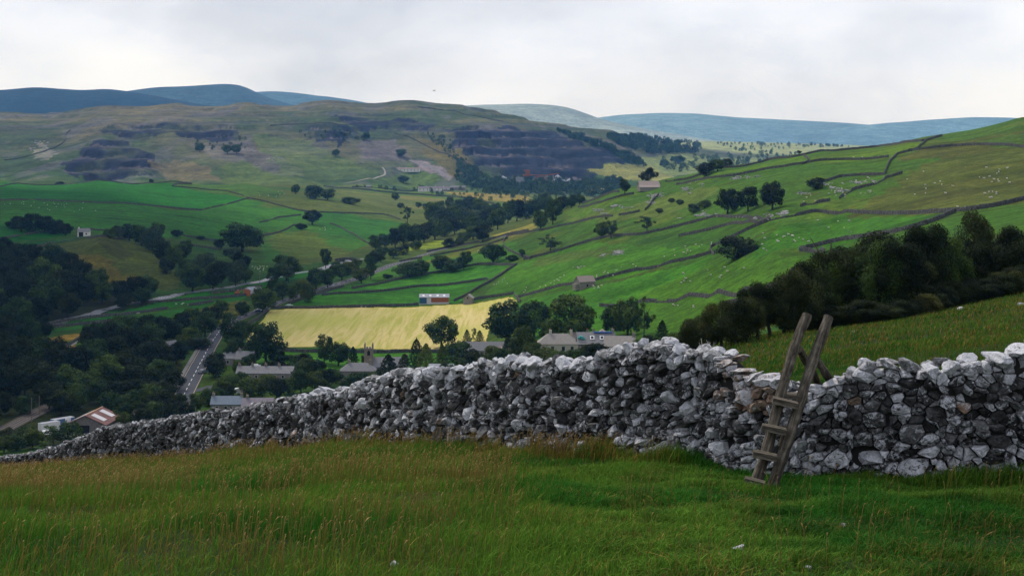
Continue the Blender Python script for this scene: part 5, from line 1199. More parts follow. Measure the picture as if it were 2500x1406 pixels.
def win(parent,x,y,z,w,h,face='F'):
    """a window in the front (F, facing -Y), left gable (L) or right gable (R)"""
    def bx(a,b,c,d,e0,e1):
        m=MB()
        if face=='F': m.box(a,b,y-e1,y-e0,c,d)
        elif face=='L': m.box(x-e1,x-e0,y+a-x,y+b-x,c,d)
        else: m.box(x+e0,x+e1,y+a-x,y+b-x,c,d)
        return m
    f=bx(x-w/2-.1,x+w/2+.1,z-.1,z+h+.1,-.05,.05).build('window',M_frame,parent); bx(x-w/2,x+w/2,z,z+h,.02,.075).build('pane',M_pane,f); return f
def house(name,label,cat,px,py,w,dp,eave,ridge,rz,wm,rm,hip=0.0,chims=(),wins=(),doors=(),dmin=330,dmax=2300,group=None,ov=.3,thick=.16):
    p=P(px,py,dmin,dmax); t=empty(name,tuple(p),R(rz),label,cat,group); X=w/2
    m=MB(); base=-1.2
    if hip: m.box(-X,X,0,dp,base,eave)
    else:
        V=[(-X,0,base),(X,0,base),(X,dp,base),(-X,dp,base),(-X,0,eave),(X,0,eave),(X,dp,eave),(-X,dp,eave),(-X,dp/2,ridge),(X,dp/2,ridge)]
        m.add(V,[(3,2,1,0),(0,1,5,4),(2,3,7,6),(1,2,6,9,5),(3,0,4,8,7),(4,5,9,8),(6,7,8,9)])
    m.build('wall',wm,t)
    r=MB(); e=.04
    if hip:
        h=hip*X if hip<1 else hip; V=[(-X-ov,-ov,eave+e),(X+ov,-ov,eave+e),(X+ov,dp+ov,eave+e),(-X-ov,dp+ov,eave+e),(-X+h,dp/2,ridge),(X-h,dp/2,ridge)]
        r.add(V,[(3,2,1,0),(0,1,5,4),(1,2,5),(2,3,4,5),(3,0,4)])
    else:
        sl=(ridge-eave)/(dp/2); o2=ov
        for sgn in (0,1):
            y0,y1=(-o2,dp/2) if sgn==0 else (dp+o2,dp/2); z0=eave-sl*o2+e
            V=[(-X-ov,y0,z0),(X+ov,y0,z0),(X+ov,y1,ridge+e),(-X-ov,y1,ridge+e)]; V2=[(a,b,c+thick) for a,b,c in V]
            f=[(0,1,2,3),(7,6,5,4),(0,4,5,1),(1,5,6,2),(2,6,7,3),(3,7,4,0)]; r.add(V+V2,f)
    ro=r.build('roof',rm,t)
    for cx in chims:
        c=MB().box(cx-.45,cx+.45,dp/2-.35,dp/2+.35,ridge-.8,ridge+1.1).build('chimney',wm,ro)
    for cx in chims: 
        MB().tube([(cx-.15,dp/2,ridge+1.1),(cx-.15,dp/2,ridge+1.6)],.14,6).build('chimney_pot',M_pot,ro)
    for q in wins: win(t,q[0],0,q[1],q[2] if len(q)>2 else 1.0,q[3] if len(q)>3 else 1.25)
    for dx in doors: MB().box(dx-.5,dx+.5,-.06,.05,-.2,2.05).build('door',M_door,t)
    return t,p
def grid_w(xs,zs,w=1.0,h=1.25): return [(x,z,w,h) for z in zs for x in xs]
VD=dict(dmin=330,dmax=900)
# village
t,p=house('house','hip roofed grey slate house in front of the church tower','house',872,936,13,6,4.6,7.4,0,M_hs,M_sl,3.2,(-3.4,4.6),grid_w((-2.2,-1.1,2.5),(2.6,),.8,1.2),(0,),**VD)
t,p=house('terrace','long stone terrace with four chimneys below the churchyard field','terraced houses',645,940,21,6,4.4,6.5,-2,M_hs,M_sl,0,(-10,-5,0,5),grid_w((-9,-6,-3,1,4,7),(2.6,.5),.8,1.1),(-7.5,2.5),**VD)
t,p=house('house','small stone house with blue grey slate roof just above the near wall','house',551,1006,10,5,2.7,4.9,0,M_hs,M_bl,0,(-4.6,4.9),grid_w((-3,0,3),(.9,),.9,1.1),(),**VD)
t,p=house('house','purple slate roofed house peeping over the near wall','house',628,1012,10,6,2.6,4.9,4,M_hs,M_pu,0,(-3.6,),grid_w((-2,2),(.8,),.9,1.1),(),**VD)
t,p=house('house','half hidden grey roofed cottage by the road, left one of two','house',556,892,5,7,2.8,5.0,-8,M_hs,M_sl,0,(),grid_w((0,),(.8,)),(),**VD)
t,p=house('house','half hidden grey roofed cottage by the road, right one of two','house',594,893,7,6,2.8,5.4,-8,M_hs,M_sl,0,(-2.5,),grid_w((-1.5,1.5),(.8,)),(),**VD)
t,p=house('house','long grey roofed house below the little conifers of the hay field','house',1186,872,17,6.5,2.7,5.7,0,M_hs,M_sl,0,(),grid_w((-6,-3,0,3,6),(.9,),.9,1.1),(),**VD)
t,p=house('house','small cottage with pale pinkish roof at the right of the long grey roof','house',1228,873,5,5,2.2,3.7,-20,M_rend,M_pk,0,(),grid_w((-1,1.2),(.6,)),(),**VD)
t,p=house('house','big hip roofed stone house with pale roof and two chimneys','house',1363,868,12.6,7,3.6,6.6,0,M_cream,M_tan,3.0,(-2.4,4.2),grid_w((-4.6,-1.8,1.6,4.4),(1.5,),1.0,1.4),(),**VD)
scaff,p=house('house','stone house under repair with roof windows and a blue tarpaulin along its ridge','house',1456,866,11.5,7,3.3,6.4,0,M_hs,M_sl,0,(5.3,),grid_w((-3.5,0,3.5),(.8,),1.0,1.3),(),**VD)
for x in (-1.2,1.8):
    f=MB(); M_=Matrix.Translation((x,1.7,4.95))@Matrix.Rotation(math.atan2(3.1,3.5),4,'X'); f.box(-.65,.65,-.75,.75,.18,.26,M_); fo=f.build('roof_window',M_wht,scaff); g_=MB().box(-.42,.42,-.5,.5,.27,.29,M_); g_.build('pane',M_pane,fo)
MB().box(-.5,-.0,0,.1,0,0).build('ridge_board',M_wht,scaff) if False else None
MB().box(-.6,5.0,2.75,3.45,6.35,6.75,None).build('tarpaulin',M_tarp,scaff)
tm=MB(); 
for k in range(4): tm.box(-5.6+k*.5,-5.0+k*.5,.9+.2*math.sin(k*2),2.6,4.7+.25*math.sin(k*1.7),5.35+.3*math.sin(k*1.3))
tm.build('debris_sheet',M_teal,scaff)
sc_=empty('scaffolding',tuple(p+Vector((0,-1.4,0))),0,'metal scaffolding against the front of the house under repair','scaffolding')
for x in (-5,-3,-1,1,3,5):
    for y in (0,1.0): MB().tube([(x,y,-.5),(x,y,4.2)],.05,6).build('pole',M_metal,sc_)
for z in (1.6,3.4): MB().box(-5.4,5.4,-.1,1.1,z,z+.08).build('platform',M_pl,sc_); MB().tube([(-5.4,-.05,z+1.0),(5.4,-.05,z+1.0)],.04,6).build('rail',M_metal,sc_)
t,p=house('house','lower tan roofed house attached right of the house under repair','house',1513,868,9,6.5,2.8,5.3,-4,M_hs,M_tan,0,(4.2,),grid_w((-2,2),(.8,)),(),**VD)
t,p=house('outbuilding','small gabled outbuilding in front of the house under repair','outbuilding',1462,874,4.4,3.4,1.8,3.2,62,M_cream,M_pk,0,(),(),(0,),**VD)
t,p=house('outbuilding','low grey roofed shed right of the small gabled outbuilding','outbuilding',1478,876,4.8,4,1.7,2.9,0,M_hs,M_sl,0,(),(),(),**VD)
t,p=house('house','small grey gable rising behind the house under repair','house',1488,836,4,5,2.4,4.1,84,M_hs,M_pk,0,(),(),(),dmin=400,dmax=900)
t,p=house('house','low house with a pinkish roof behind the teal sheeted end of the repair works','house',1428,838,8,5,1.6,3.4,0,M_hs,M_pk,0,(1.0,3.2),(),(),dmin=400,dmax=900)
t,p=house('greenhouse','pale blue grey low roof just above the near wall below the golden conifers','greenhouse',1077,918,9,5,2.3,4.1,0,M_wcl,M_asb,0,(),grid_w((-3,0,3),(.6,),2.0,1.2),(),**VD)
# church
cp=P(900,922,330,900); ch=empty('church',tuple(cp),R(4),'village church with a slender battlemented tower and grey roofed nave','church')
T=1.75; tw=MB().box(-T,T,0,2*T,-1.2,11.2); tw.box(-T-.12,T+.12,-.12,2*T+.12,8.0,8.25); tw.box(-T-.12,T+.12,-.12,2*T+.12,10.9,11.3)
twr=tw.build('tower',M_warm,ch)
for sx in (-1,1):
    for sy in (0,1): 
        x=sx*(T-.25); y=(0.25 if sy==0 else 2*T-.25); MB().box(x-.28,x+.28,y-.28,y+.28,11.3,12.7).add([(x-.28,y-.28,12.7),(x+.28,y-.28,12.7),(x+.28,y+.28,12.7),(x-.28,y+.28,12.7),(x,y,13.4)],[(0,1,4),(1,2,4),(2,3,4),(3,0,4)]).build('pinnacle',M_warm,twr)
for k in (-.55,.55): MB().box(k-.3,k+.3,-.12,.12,11.3,12.0).build('merlon',M_warm,twr)
MB().box(-.55,.55,-.06,.04,8.6,10.0).add([(-.55,-.06,10.0),(.55,-.06,10.0),(0,-.06,10.7),(-.55,.04,10.0),(.55,.04,10.0),(0,.04,10.7)],[(0,1,2),(0,2,5,3),(1,4,5,2)]).build('belfry_opening',M_dark,twr)
MB().tube([(-T+.2,.3,11.3),(-T+.2,.3,17.2)],[.07,.04],6).build('flagpole',M_wht,ch)
nv=MB(); x0,x1,y0,y1,ev,rg=T,T+13,-.6,6.4,4.2,7.3
nv.add([(x0,y0,-1.2),(x1,y0,-1.2),(x1,y1,-1.2),(x0,y1,-1.2),(x0,y0,ev),(x1,y0,ev),(x1,y1,ev),(x0,y1,ev),(x0,2.9,rg),(x1,2.9,rg)],[(3,2,1,0),(0,1,5,4),(2,3,7,6),(1,2,6,9,5),(3,0,4,8,7),(4,5,9,8),(6,7,8,9)]); nv.build('nave',M_warm,ch)
rf=MB()
for yy in (y0-.3,y1+.3): V=[(x0+.02,yy,ev-.2),(x1+.2,yy,ev-.2),(x1+.2,2.9,rg+.05),(x0+.02,2.9,rg+.05)]; rf.add(V+[(a,b,c+.18) for a,b,c in V],[(0,1,2,3),(7,6,5,4),(0,4,5,1),(1,5,6,2),(2,6,7,3),(3,7,4,0)])
rf.build('roof',M_sl,ch)
for k in range(4):
    xx=x0+1.9+k*3.1; MB().box(xx-.9,xx+.9,y0-.06,y0+.04,1.0,2.6).add([(xx-.9,y0-.06,2.6),(xx+.9,y0-.06,2.6),(xx,y0-.06,3.5),(xx-.9,y0+.04,2.6),(xx+.9,y0+.04,2.6),(xx,y0+.04,3.5)],[(0,1,2),(0,2,5,3),(1,4,5,2)]).build('window',M_dark,ch)
MB().box(x1-.3,x1+.3,2.6,3.2,7.3,8.6).build('gable_cross',M_warm,ch)
# white cottage by the road
t,p=house('cottage','small white gabled cottage among bushes left of the road','cottage',426,856,5.5,4.6,2.2,4.0,58,M_rend,M_sl,0,(),(),(),**VD)
for x in (-1.2,0,1.2): win(t,-2.75,2.3+x,.7,.9,1.3,'L') if False else None
for y in (1.6,2.4,3.2): MB().box(-2.85,-2.72,y-.3,y+.3,.5,1.9).build('window',M_pane,t)
# red roofed barn
t,p=house('barn','grey boarded barn with red sheet roof and pale rooflight bands','barn',277,1050,14,12.4,3.0,5.7,86,M_pl,M_redr,0,(),(),(),**VD,ov=.4)
for sgn in (-1,1):
    for k in (-3.6,3.4):
        sl=2.7/6.2; L=4.4
        y0,y1=(1.2,5.2) if sgn<0 else (11.2,7.2); z0=3.0+sl*1.2+.26; z1=3.0+sl*5.2+.26
        V=[(k-1.5,y0,z0),(k+1.5,y0,z0),(k+1.5,y1,z1),(k-1.5,y1,z1)]; MB().add(V+[(a,b,c+.06) for a,b,c in V],[(0,1,2,3),(7,6,5,4),(0,4,5,1),(1,5,6,2),(2,6,7,3),(3,7,4,0)]).build('rooflight',M_wcl,t)
MB().box(-7.5,7.5,6.0,6.4,5.86,6.0).build('ridge_cap',M_pot,t)
MB().box(-7.12,-6.95,5.0,8.2,-.3,2.8).build('door_opening',M_dark,t); MB().box(-7.14,-6.95,8.6,11.6,-.5,.9).build('brick_panel',mat('brick_red',(.22,.11,.08),.9),t)
t,p=house('shed','low shed with rusty striped roof at the right of the red roofed barn','shed',341,1024,4.6,5,1.6,2.6,0,M_pl,M_redr,0,(),(),(),**VD)
for k in (-1.4,0,1.4): MB().box(k-.35,k+.35,-.1,2.4,1.95,2.05,Matrix.Rotation(.38,4,'X')).build('rooflight',M_wcl,t)
def container(label,px,py,rz,m,L=6.1):
    p=P(px,py,330,900); t=empty('shipping_container',tuple(p),R(rz),label,'container'); b=MB().box(0,L,0,2.44,0,2.6)
    for k in range(int(L/.3)): b.box(k*.3+.05,k*.3+.2,-.04,0,.15,2.45); b.box(k*.3+.05,k*.3+.2,2.44,2.48,.15,2.45)
    b.build('body',m,t); MB().box(-.05,L+.05,-.05,2.49,2.6,2.68).build('roof',M_asb,t); MB().box(-.05,0,.1,1.2,.1,2.5).build('door',m,t); MB().box(-.05,0,1.25,2.35,.1,2.5).build('door',m,t)
    for y in (.9,1.5): MB().tube([(-.08,y,.1),(-.08,y,2.5)],.03,6).build('lock_rod',M_metal,t)
container('white shipping container standing in front of the blue one by the railway',103,1056,48,M_wht); container('blue shipping container behind the white one by the railway',133,1046,48,mat('blue_container',(.10,.19,.34),.6),7)
tp=P(166,1043,330,900); t=empty('tank',tuple(tp),0,'pale upright cylindrical tank between the containers and the barn','tank'); MB().tube([(0,0,0),(0,0,3.0)],.85,16).build('shell',M_wcl,t,True); MB().tube([(0,0,3.0),(0,0,3.25)],[.85,.2],16).build('lid',M_asb,t); MB().box(-1,1,-1,1,-.2,0).build('plinth',M_kerb,t)
# field barns
bn,p=house('barn','long barn with blue, white and rusty cladding at the top of the hay field','barn',1060,743,16.4,7,3.9,5.4,1.5,M_wcl,M_asb,0,(),(),(),dmin=600,dmax=1000)
MB().box(-8.25,-4.2,-.10,.02,.5,3.85).build('door',M_blue,bn); MB().box(-1.7,8.25,-.09,.02,1.2,3.85).build('side_cladding',M_rust,bn); MB().box(-8.25,8.25,-.12,.02,-.4,.45).build('base_wall',M_cream,bn)
for k in (-6,-2.2,1.9,5.6): 
    V=[(k-.6,.9,4.50),(k+.6,.9,4.50),(k+.6,2.3,5.10),(k-.6,2.3,5.10)]; MB().add(V+[(a,b,c+.1) for a,b,c in V],[(0,1,2,3),(7,6,5,4),(0,4,5,1),(1,5,6,2),(2,6,7,3),(3,7,4,0)]).build('rooflight',M_wht,bn)
t,p=house('stone_hut','small gabled stone hut beside the patchwork barn','hut',1155,740,5.5,5.0,2.9,4.9,80,M_hs,M_tan,0,(),(),(),dmin=600,dmax=1000); MB().box(-2.83,-2.7,2.1,2.9,2.6,3.5).build('pitching_hole',M_dark,t)
t,p=house('stone_barn','gabled stone field barn with pinkish slate roof alone on the green slope','barn',1434,703,8.2,5.6,3.0,5.4,24,M_hs,M_pk,0,(),(),(),dmin=450,dmax=900); MB().box(-.4,.4,-.08,.03,.6,1.7).build('opening',M_dark,t); MB().box(-5.8,-4.1,1,4.2,-1,2.0).build('lean_to',M_hs,t)
t,p=house('stone_barn','long low stone barn with a catslide roof on the skyline','barn',1587,464,15,9,3.2,6.3,10,M_hs,M_pk,0,(),(),(),dmin=600,dmax=1250); MB().box(1.5,2.6,-.1,.03,.2,2.6).build('opening',M_dark,t); MB().box(-8.6,6.5,-4,-.05,-1,2.2).build('outshut',M_hs,t); V=[(-8.8,-4.3,2.0),(6.7,-4.3,2.0),(6.7,0,3.4),(-8.8,0,3.4)]; MB().add(V+[(a,b,c+.15) for a,b,c in V],[(0,1,2,3),(7,6,5,4),(0,4,5,1),(1,5,6,2),(2,6,7,3),(3,7,4,0)]).build('outshut_roof',M_pk,t)
t,p=house('shed','farm shed with an orange end and pale sheet roof beside the road','shed',627,722,9,7,3.4,5.0,48,M_wcl,M_asb,0,(),(),(),dmin=500,dmax=1300); MB().box(-4.62,-4.45,.1,6.9,-.3,3.9).build('end_cladding',M_or,t)
t,p=house('cottage','ruined white cottage with a dark gap on the terrace at the left','cottage',204,577,9,6,3.6,5.8,10,M_rend,M_sl,0,(-3.8,),grid_w((2,),(1.2,)),(),dmin=700,dmax=1500); MB().box(-3.6,-.2,-.1,.03,-.2,3.2).build('opening',M_dark,t)
# buildings under the quarries
def far_row(label,px,py,w,n,rz,wm,rm,eave=5.2,ridge=8.2):
    ws=[(-w/2+w*(k+.5)/n,z,1.3,1.5) for k in range(n) for z in (.8,3.2)]
    return house('terrace',label,'terraced houses',px,py,w,7,eave,ridge,rz,wm,rm,0,[-w/2+w*k/(n//2) for k in range(n//2+1)],ws,(),dmin=1600,dmax=3400)
far_row('terrace of quarry cottages on the green shelf below the central scree',983,419,72,10,-4,M_rend,M_pk)
far_row('long white terrace on the valley floor below the track',1062,467,62,9,-3,M_rend,M_pu)
far_row('grey terrace right of the long white one on the valley floor',1118,465,28,4,-3,M_hs,M_sl)
house('barn','small lone barn in the meadow left of the white terrace','barn',900,460,9,6,3.5,5.5,5,M_hs,M_sl,dmin=1300,dmax=3000)
# quarry works
qp=P(1300,444,2300,3300); q=empty('quarry_works',tuple(qp),0,'quarry processing works with sloping conveyors at the foot of the great quarry','quarry works')
MB().box(-14,-6,0,8,-3,20).box(-20,0,-1,9,11,14).box(-17,-5,1,7,20,23).build('crusher_tower',M_rust,q); MB().box(4,34,0,9,-3,9).build('screen_house',mat('dull_pink_sheet',(.22,.15,.15),.8),q); MB().box(-34,-18,2,10,-3,8).build('shed',M_asb,q)
MB().add([(6,-1,8),(6,2,8),(54,2,15),(54,-1,15),(6,-1,10),(6,2,10),(54,2,17),(54,-1,17)],[(0,1,2,3),(7,6,5,4),(0,4,5,1),(1,5,6,2),(2,6,7,3),(3,7,4,0)]).build('conveyor',M_rust,q); MB().box(-10,20,-2,0,12,13.5).build('conveyor',M_rust,q)
for x in (18,30,42): MB().box(x-.5,x+.5,0,1,-3,9+(x-6)*.14).build('trestle',M_metal,q)
def heap(label,px,py,r,h):
    p=P(px,py,2000,3300); V=[];n=26
    for i in range(7):
        t_=i/6; rr=r*(1-t_)
        for k in range(n): a=k/n*6.283; V.append((math.cos(a)*rr*(1+.1*math.sin(a*3+px)),math.sin(a)*rr,h*t_-2*(1-t_)))
    fs=[(i*n+k,i*n+(k+1)%n,(i+1)*n+(k+1)%n,(i+1)*n+k) for i in range(6) for k in range(n)]
    o=MB().add(V,fs).build('stone_heap',mat('crushed_stone',nodes=stonewall((.20,.22,.27),(.34,.36,.42),.4),rough=1),None,True); o.location=p; tag(o,label,'stone heap')
heap('pale cone of crushed stone right of the quarry conveyor',1362,444,22,14); heap('small pale heap of crushed stone right of the big cone',1390,445,12,6); heap('bluish spoil heap left of the quarry works',1228,444,18,10)
# ------------------------------------------------------------------ cars, poles, sheep, bird, outcrops
M_tyre=mat('tyre_rubber',(.015,.015,.015),.9)
def car(label,px,py,rz,paint,kind='car',dmin=330,dmax=1100):
    p=P(px,py,dmin,dmax); t=empty('van' if kind=='van' else 'parked_car',tuple(p+Vector((0,0,.2))),R(rz),label,kind)
    L,W_,=(4.3,1.75) if kind=='car' else (5.0,1.95)
    prof=[(-2.15,.35),(-2.15,.75),(-1.95,.95),(-1.55,1.0),(-.95,1.45),(.75,1.48),(1.45,1.0),(2.05,.85),(2.15,.6),(2.15,.35)] if kind=='car' else [(-2.5,.35),(-2.5,2.0),(-2.3,2.15),(1.0,2.15),(1.7,1.35),(2.4,1.15),(2.5,.8),(2.5,.35)]
    n=len(prof); V=[(x,-W_/2*(1 if z<1.02 else .86),z) for x,z in prof]+[(x,W_/2*(1 if z<1.02 else .86),z) for x,z in prof]
    o=MB().add(V,[tuple(range(n-1,-1,-1)),tuple(range(n,2*n))]+[(k,(k+1)%n,n+(k+1)%n,n+k) for k in range(n)]).build('body',paint,t)
    md=o.modifiers.new('bevel','BEVEL'); md.width=.06; md.segments=2
    if kind=='car':
        for s in (-1,1): MB().add([(-1.35,s*W_/2*.95,1.03),(1.2,s*W_/2*.95,1.03),(.66,s*W_/2*.885,1.40),(-.9,s*W_/2*.885,1.38)],[(0,1,2,3) if s<0 else (3,2,1,0)]).build('side_window',M_pane,t)
        MB().add([(1.44,-.74,1.03),(1.44,.74,1.03),(.80,.66,1.45),(.80,-.66,1.45)],[(0,1,2,3)]).build('windscreen',M_pane,t); MB().add([(-1.58,-.74,1.03),(-1.58,.74,1.03),(-1.02,.66,1.43),(-1.02,-.66,1.43)],[(3,2,1,0)]).build('rear_window',M_pane,t)
    else:
        MB().add([(1.72,-.85,1.4),(1.72,.85,1.4),(1.06,.8,2.1),(1.06,-.8,2.1)],[(0,1,2,3)]).build('windscreen',M_pane,t)
    for x in (-L*.31,L*.31):
        for s in (-1,1): w=MB().tube([(x,s*(W_/2-.2),.32),(x,s*(W_/2+.01),.32)],.32,14).build('wheel',M_tyre,t); MB().tube([(x,s*(W_/2+.005),.32),(x,s*(W_/2+.02),.32)],.19,10).build('rim',M_metal,w)
    for s in (-.6,.6): MB().box(L/2-.03,L/2+.02,s-.15,s+.15,.62,.75).build('headlight',M_frame,t)
    return t
car('dark blue car driving on the road by the hay field corner',629,763,210,mat('blue_car_paint',(.02,.035,.07),.3))
car('white car parked behind the terrace under the big roadside tree',625,899,10,M_wht); car('silver car parked left of the white one by the half hidden cottages',590,901,20,M_metal)
car('white van parked between garden trees below the terrace',590,962,30,M_wht,'van'); car('white van standing in front of the red roofed barn',262,1052,20,M_wht,'van'); car('white car parked beside the van at the red roofed barn',240,1056,30,M_wht)
car('white car half hidden by scrub in front of the containers',112,1064,15,M_wht); car('pale green pickup parked at the gate in the corner of the narrow field',706,750,0,mat('pale_green_paint',(.35,.50,.38),.5)); car('dark car waiting at the side road junction',494,912,70,mat('grey_car_paint',(.12,.13,.15),.3)); car('blue van in the lay by left of the road',489,838,60,mat('bright_blue_paint',(.03,.14,.42),.4),'van')
# orange digger by the shed
dp_=P(580,720,500,1300); t=empty('digger',tuple(dp_),R(20),'small orange digger standing left of the orange ended shed','digger')
MB().box(-1.6,1.2,-1,1,.9,1.8).build('body',M_or,t); c=MB().box(-.4,.9,-.75,.75,1.8,3.0).build('cab',M_or,t); MB().box(-.3,.92,-.6,.6,2.1,2.8).build('window',M_pane,c)
MB().tube([(1.0,0,1.6),(2.6,0,3.2),(3.6,0,1.4)],[.18,.15,.12],8).build('arm',M_or,t); MB().box(3.3,4.0,-.4,.4,.8,1.4).build('bucket',M_metal,t)
for s in (-1,1): MB().box(-1.7,1.5,s*.95-.25,s*.95+.25,0,.8).build('crawler_track',M_tyre,t)
def pole_(label,px,base,hpx,cat='telegraph pole',arm=True,dmin=330,dmax=1600):
    p=P(px,base,dmin,dmax); h=hpx/F*p.y; t=empty('telegraph_pole',tuple(p),0,label,cat); MB().tube([(0,0,-.5),(0,0,h)],[.16,.11],8).build('post',mat('pole_wood',(.16,.13,.10),.9),t)
    if arm: MB().box(-.8,.8,-.06,.06,h-.9,h-.75).build('crossarm',mat('pole_wood'),t)
    for x in (-.6,.6): MB().tube([(x,0,h-.75),(x,0,h-.55)],.06,6).build('insulator',M_wht,t) if arm else None
pole_('pale telegraph pole near the slim river tree upstream',812,658,24); pole_('dark telegraph pole by the rapids left of the large river tree',634,690,24); pole_('short pole in the meadow beside the dark river belt',581,697,12); pole_('second short pole in the meadow, right of the shortest',589,697,11); pole_('single pole in the bright churchyard field',725,890,24,arm=False)
pole_('slender pole beside the railway, left one of the pair',77,1030,60,arm=False); pole_('slender pole beside the railway, right one of the pair',96,1012,46,arm=False)
# stone bridge parapets over the river
b0=P(846,640,330,1600); br=empty('stone_bridge',tuple(b0),R(-30),'old arched stone bridge over the river beyond the rapids','bridge')
def arch(m,y):
    n=14; V=[]
    for i in range(n+1):
        x=-11+22*i/n; top=3.4-(x/11)**2*1.3; a=max(0,1-(x/6.5)**2); bot=-1+3.0*math.sqrt(a); V+=[(x,y,bot),(x,y,top),(x,y+.5,bot),(x,y+.5,top)]
    fs=[]
    for i in range(n): k=i*4; fs+=[(k,k+4,k+5,k+1),(k+2,k+3,k+7,k+6),(k+1,k+5,k+7,k+3),(k,k+2,k+6,k+4)]
    m.add(V,fs)
m=MB(); arch(m,0); m.build('parapet',M_fw,br); m=MB(); arch(m,4.2); m.build('parapet',M_fw,br); MB().box(-11,11,.5,4.2,1.6,2.2).build('deck',M_track,br)
# sheep: one body each
def sheep_mesh(pose,seed):
    rs=random.Random(seed); bm=bmesh.new(); bmesh.ops.create_icosphere(bm,subdivisions=3,radius=1)
    hz={'stand':.62,'graze':.62,'lie':.34}[pose]
    for v in bm.verts:
        c=v.co.copy(); k=1+.05*mnoise.noise(c*3+Vector((seed,0,0))); v.co=Vector((c.x*.56*k,c.y*.29*k*(1+.12*c.x*-1),hz+c.z*.27*k))
    def blob(cen,dims,rot=0,sub=2,n=None):
        r=bmesh.ops.create_icosphere(bm,subdivisions=sub,radius=1); M_=Matrix.Translation(cen)@Matrix.Rotation(rot,4,'Y')@Matrix.Diagonal((*dims,1))
        for v in r['verts']: v.co=M_@v.co
        return r['verts']
    hd={'stand':(.66,.88,.35),'graze':(.70,.34,1.0),'lie':(.62,.56,.35)}[pose]
    blob((.52,0,hz+({'stand':.14,'graze':-.06,'lie':.10}[pose])),(.24,.13,.14),-.7 if pose!='graze' else .7); dk=blob((hd[0],0,hd[1]),(.16,.075,.085),hd[2])
    for s in (-1,1): dk=dk+blob((hd[0]-.08,s*.10,hd[1]+.07),(.03,.08,.03),0,1)
    if pose!='lie':
        for x in (-.36,.36):
            for s in (-1,1):
                r=bmesh.ops.create_cone(bm,cap_ends=True,segments=7,radius1=.035,radius2=.055,depth=.46); 
                for v in r['verts']: v.co+=Vector((x,s*.16,.21))
                dk=dk+r['verts']
    blob((-.56,0,hz-.02),(.05,.05,.14),0,1)
    dset=set(dk)
    me=bpy.data.meshes.new('sheep'); 
    for f in bm.faces: f.material_index=1 if all(v in dset for v in f.verts) else 0; f.smooth=True
    bm.to_mesh(me); bm.free(); me.materials.append(M_wool); me.materials.append(M_face); return me
M_wool=mat('fleece',nodes=lambda nt,b: nt.links.new(ramp(nt,noisev(nt,coords(nt,False),6,4,.7),((.3,(.40,.38,.32)),(.7,(.62,.60,.53)))),b.inputs['Base Color']),rough=1,spec=.05); M_face=mat('sheep_face',(.25,.23,.20),.9)
SHP=[sheep_mesh('graze',1),sheep_mesh('stand',2),sheep_mesh('lie',3),sheep_mesh('graze',4)]
srs=random.Random(91); NSH=0
def flock(where,cx,cy,rx,ry,n,dmin=330,dmax=1250,slope=0.0,sc_=.92):
    global NSH
    k=0; tries=0
    while k<n and tries<n*30:
        tries+=1; px=cx+rx*srs.uniform(-1,1); py=cy+ry*srs.uniform(-1,1)+slope*(px-cx)
        if any(abs(px-a)<w_*.6 and -8<b-py<w_*1.1 for a,b,w_ in TSPOT): continue
        p=P(px,py,dmin,dmax); o=bpy.data.objects.new('sheep',SHP[NSH%4]); COL.objects.link(o); o.location=p-Vector((0,0,.02)); o.rotation_euler=(0,0,srs.uniform(0,6.28)); s=sc_*srs.uniform(.8,1.1); o.scale=(s,s,s)
        tag(o,'small white sheep '+where,'sheep','sheep '+where); NSH+=1; k+=1
flock('grazing in the long terrace field on the far left',70,510,70,16,15,900,2150); flock('grazing in the middle of the long terrace field',185,507,60,12,12,900,2150)
flock('in the bright grass left of the field barn',1320,695,60,10,13,slope=-.22); flock('in a line above the wall right of the field barn',1490,668,70,9,16,slope=-.26); flock('clustered just below the field barn',1455,702,16,5,7); flock('scattered above the wall towards the domed bush',1650,617,40,9,9,slope=-.2); flock('on the terraced slope below the domed bush',1740,672,80,16,14,slope=-.05); flock('near the domed bush on its right',1860,592,14,24,5)
flock('on the hillside above the long slope wall',1730,594,60,8,6,slope=-.2); flock('on the smooth green field above the near wood',1930,588,45,16,15); flock('on the upper part of the smooth green field',2030,556,70,16,6); flock('among the rocks below the high rounded thorn',2010,478,55,14,16,slope=-.12); flock('in the rocky pasture beside the S shaped wall',2090,448,35,10,13,slope=-.2); flock('in a line under the slanting rocky pasture wall',2105,474,24,3,6,slope=-.18)
flock('on the brown slope at the far right',2430,425,40,26,15); flock('on the lower brown slope at the right edge',2420,478,40,8,8); flock('dotted over the middle of the brown slope',2270,440,60,40,11); flock('by the wall at the foot of the brown slope',2345,508,24,4,4); flock('under the skyline fields',2060,390,50,3,4,slope=-.08)
flock('crowded in the riverside field by the rapids',640,657,28,7,18,600,1500); flock('on the slope under the lone round tree',792,560,18,5,7,800,1800); flock('in the river meadow strip',452,745,24,5,6,500,1300); flock('at the lower edge of the river meadow',340,765,24,3,4,500,1300); flock('in the grass right of the slanting wall',1225,690,20,10,8,500,1250); flock('gathered at the corner of the hay field by the road',656,759,10,3,7,500,1000); flock('along the wall at the top of the hay field',860,752,40,2,4,600,1000); flock('in the pale field at the far bend of the road',1255,568,24,3,5,700,1600); flock('on the upper terrace by the tree clump',680,474,50,8,9,1200,2150,sc_=1.1); flock('in the green strip beside the road bend',1150,616,40,4,4,600,1500); flock('on the low green slope above the great sycamores',1680,766,60,20,5); flock('on the river flat above the orange shed',700,690,40,4,6,500,1300)
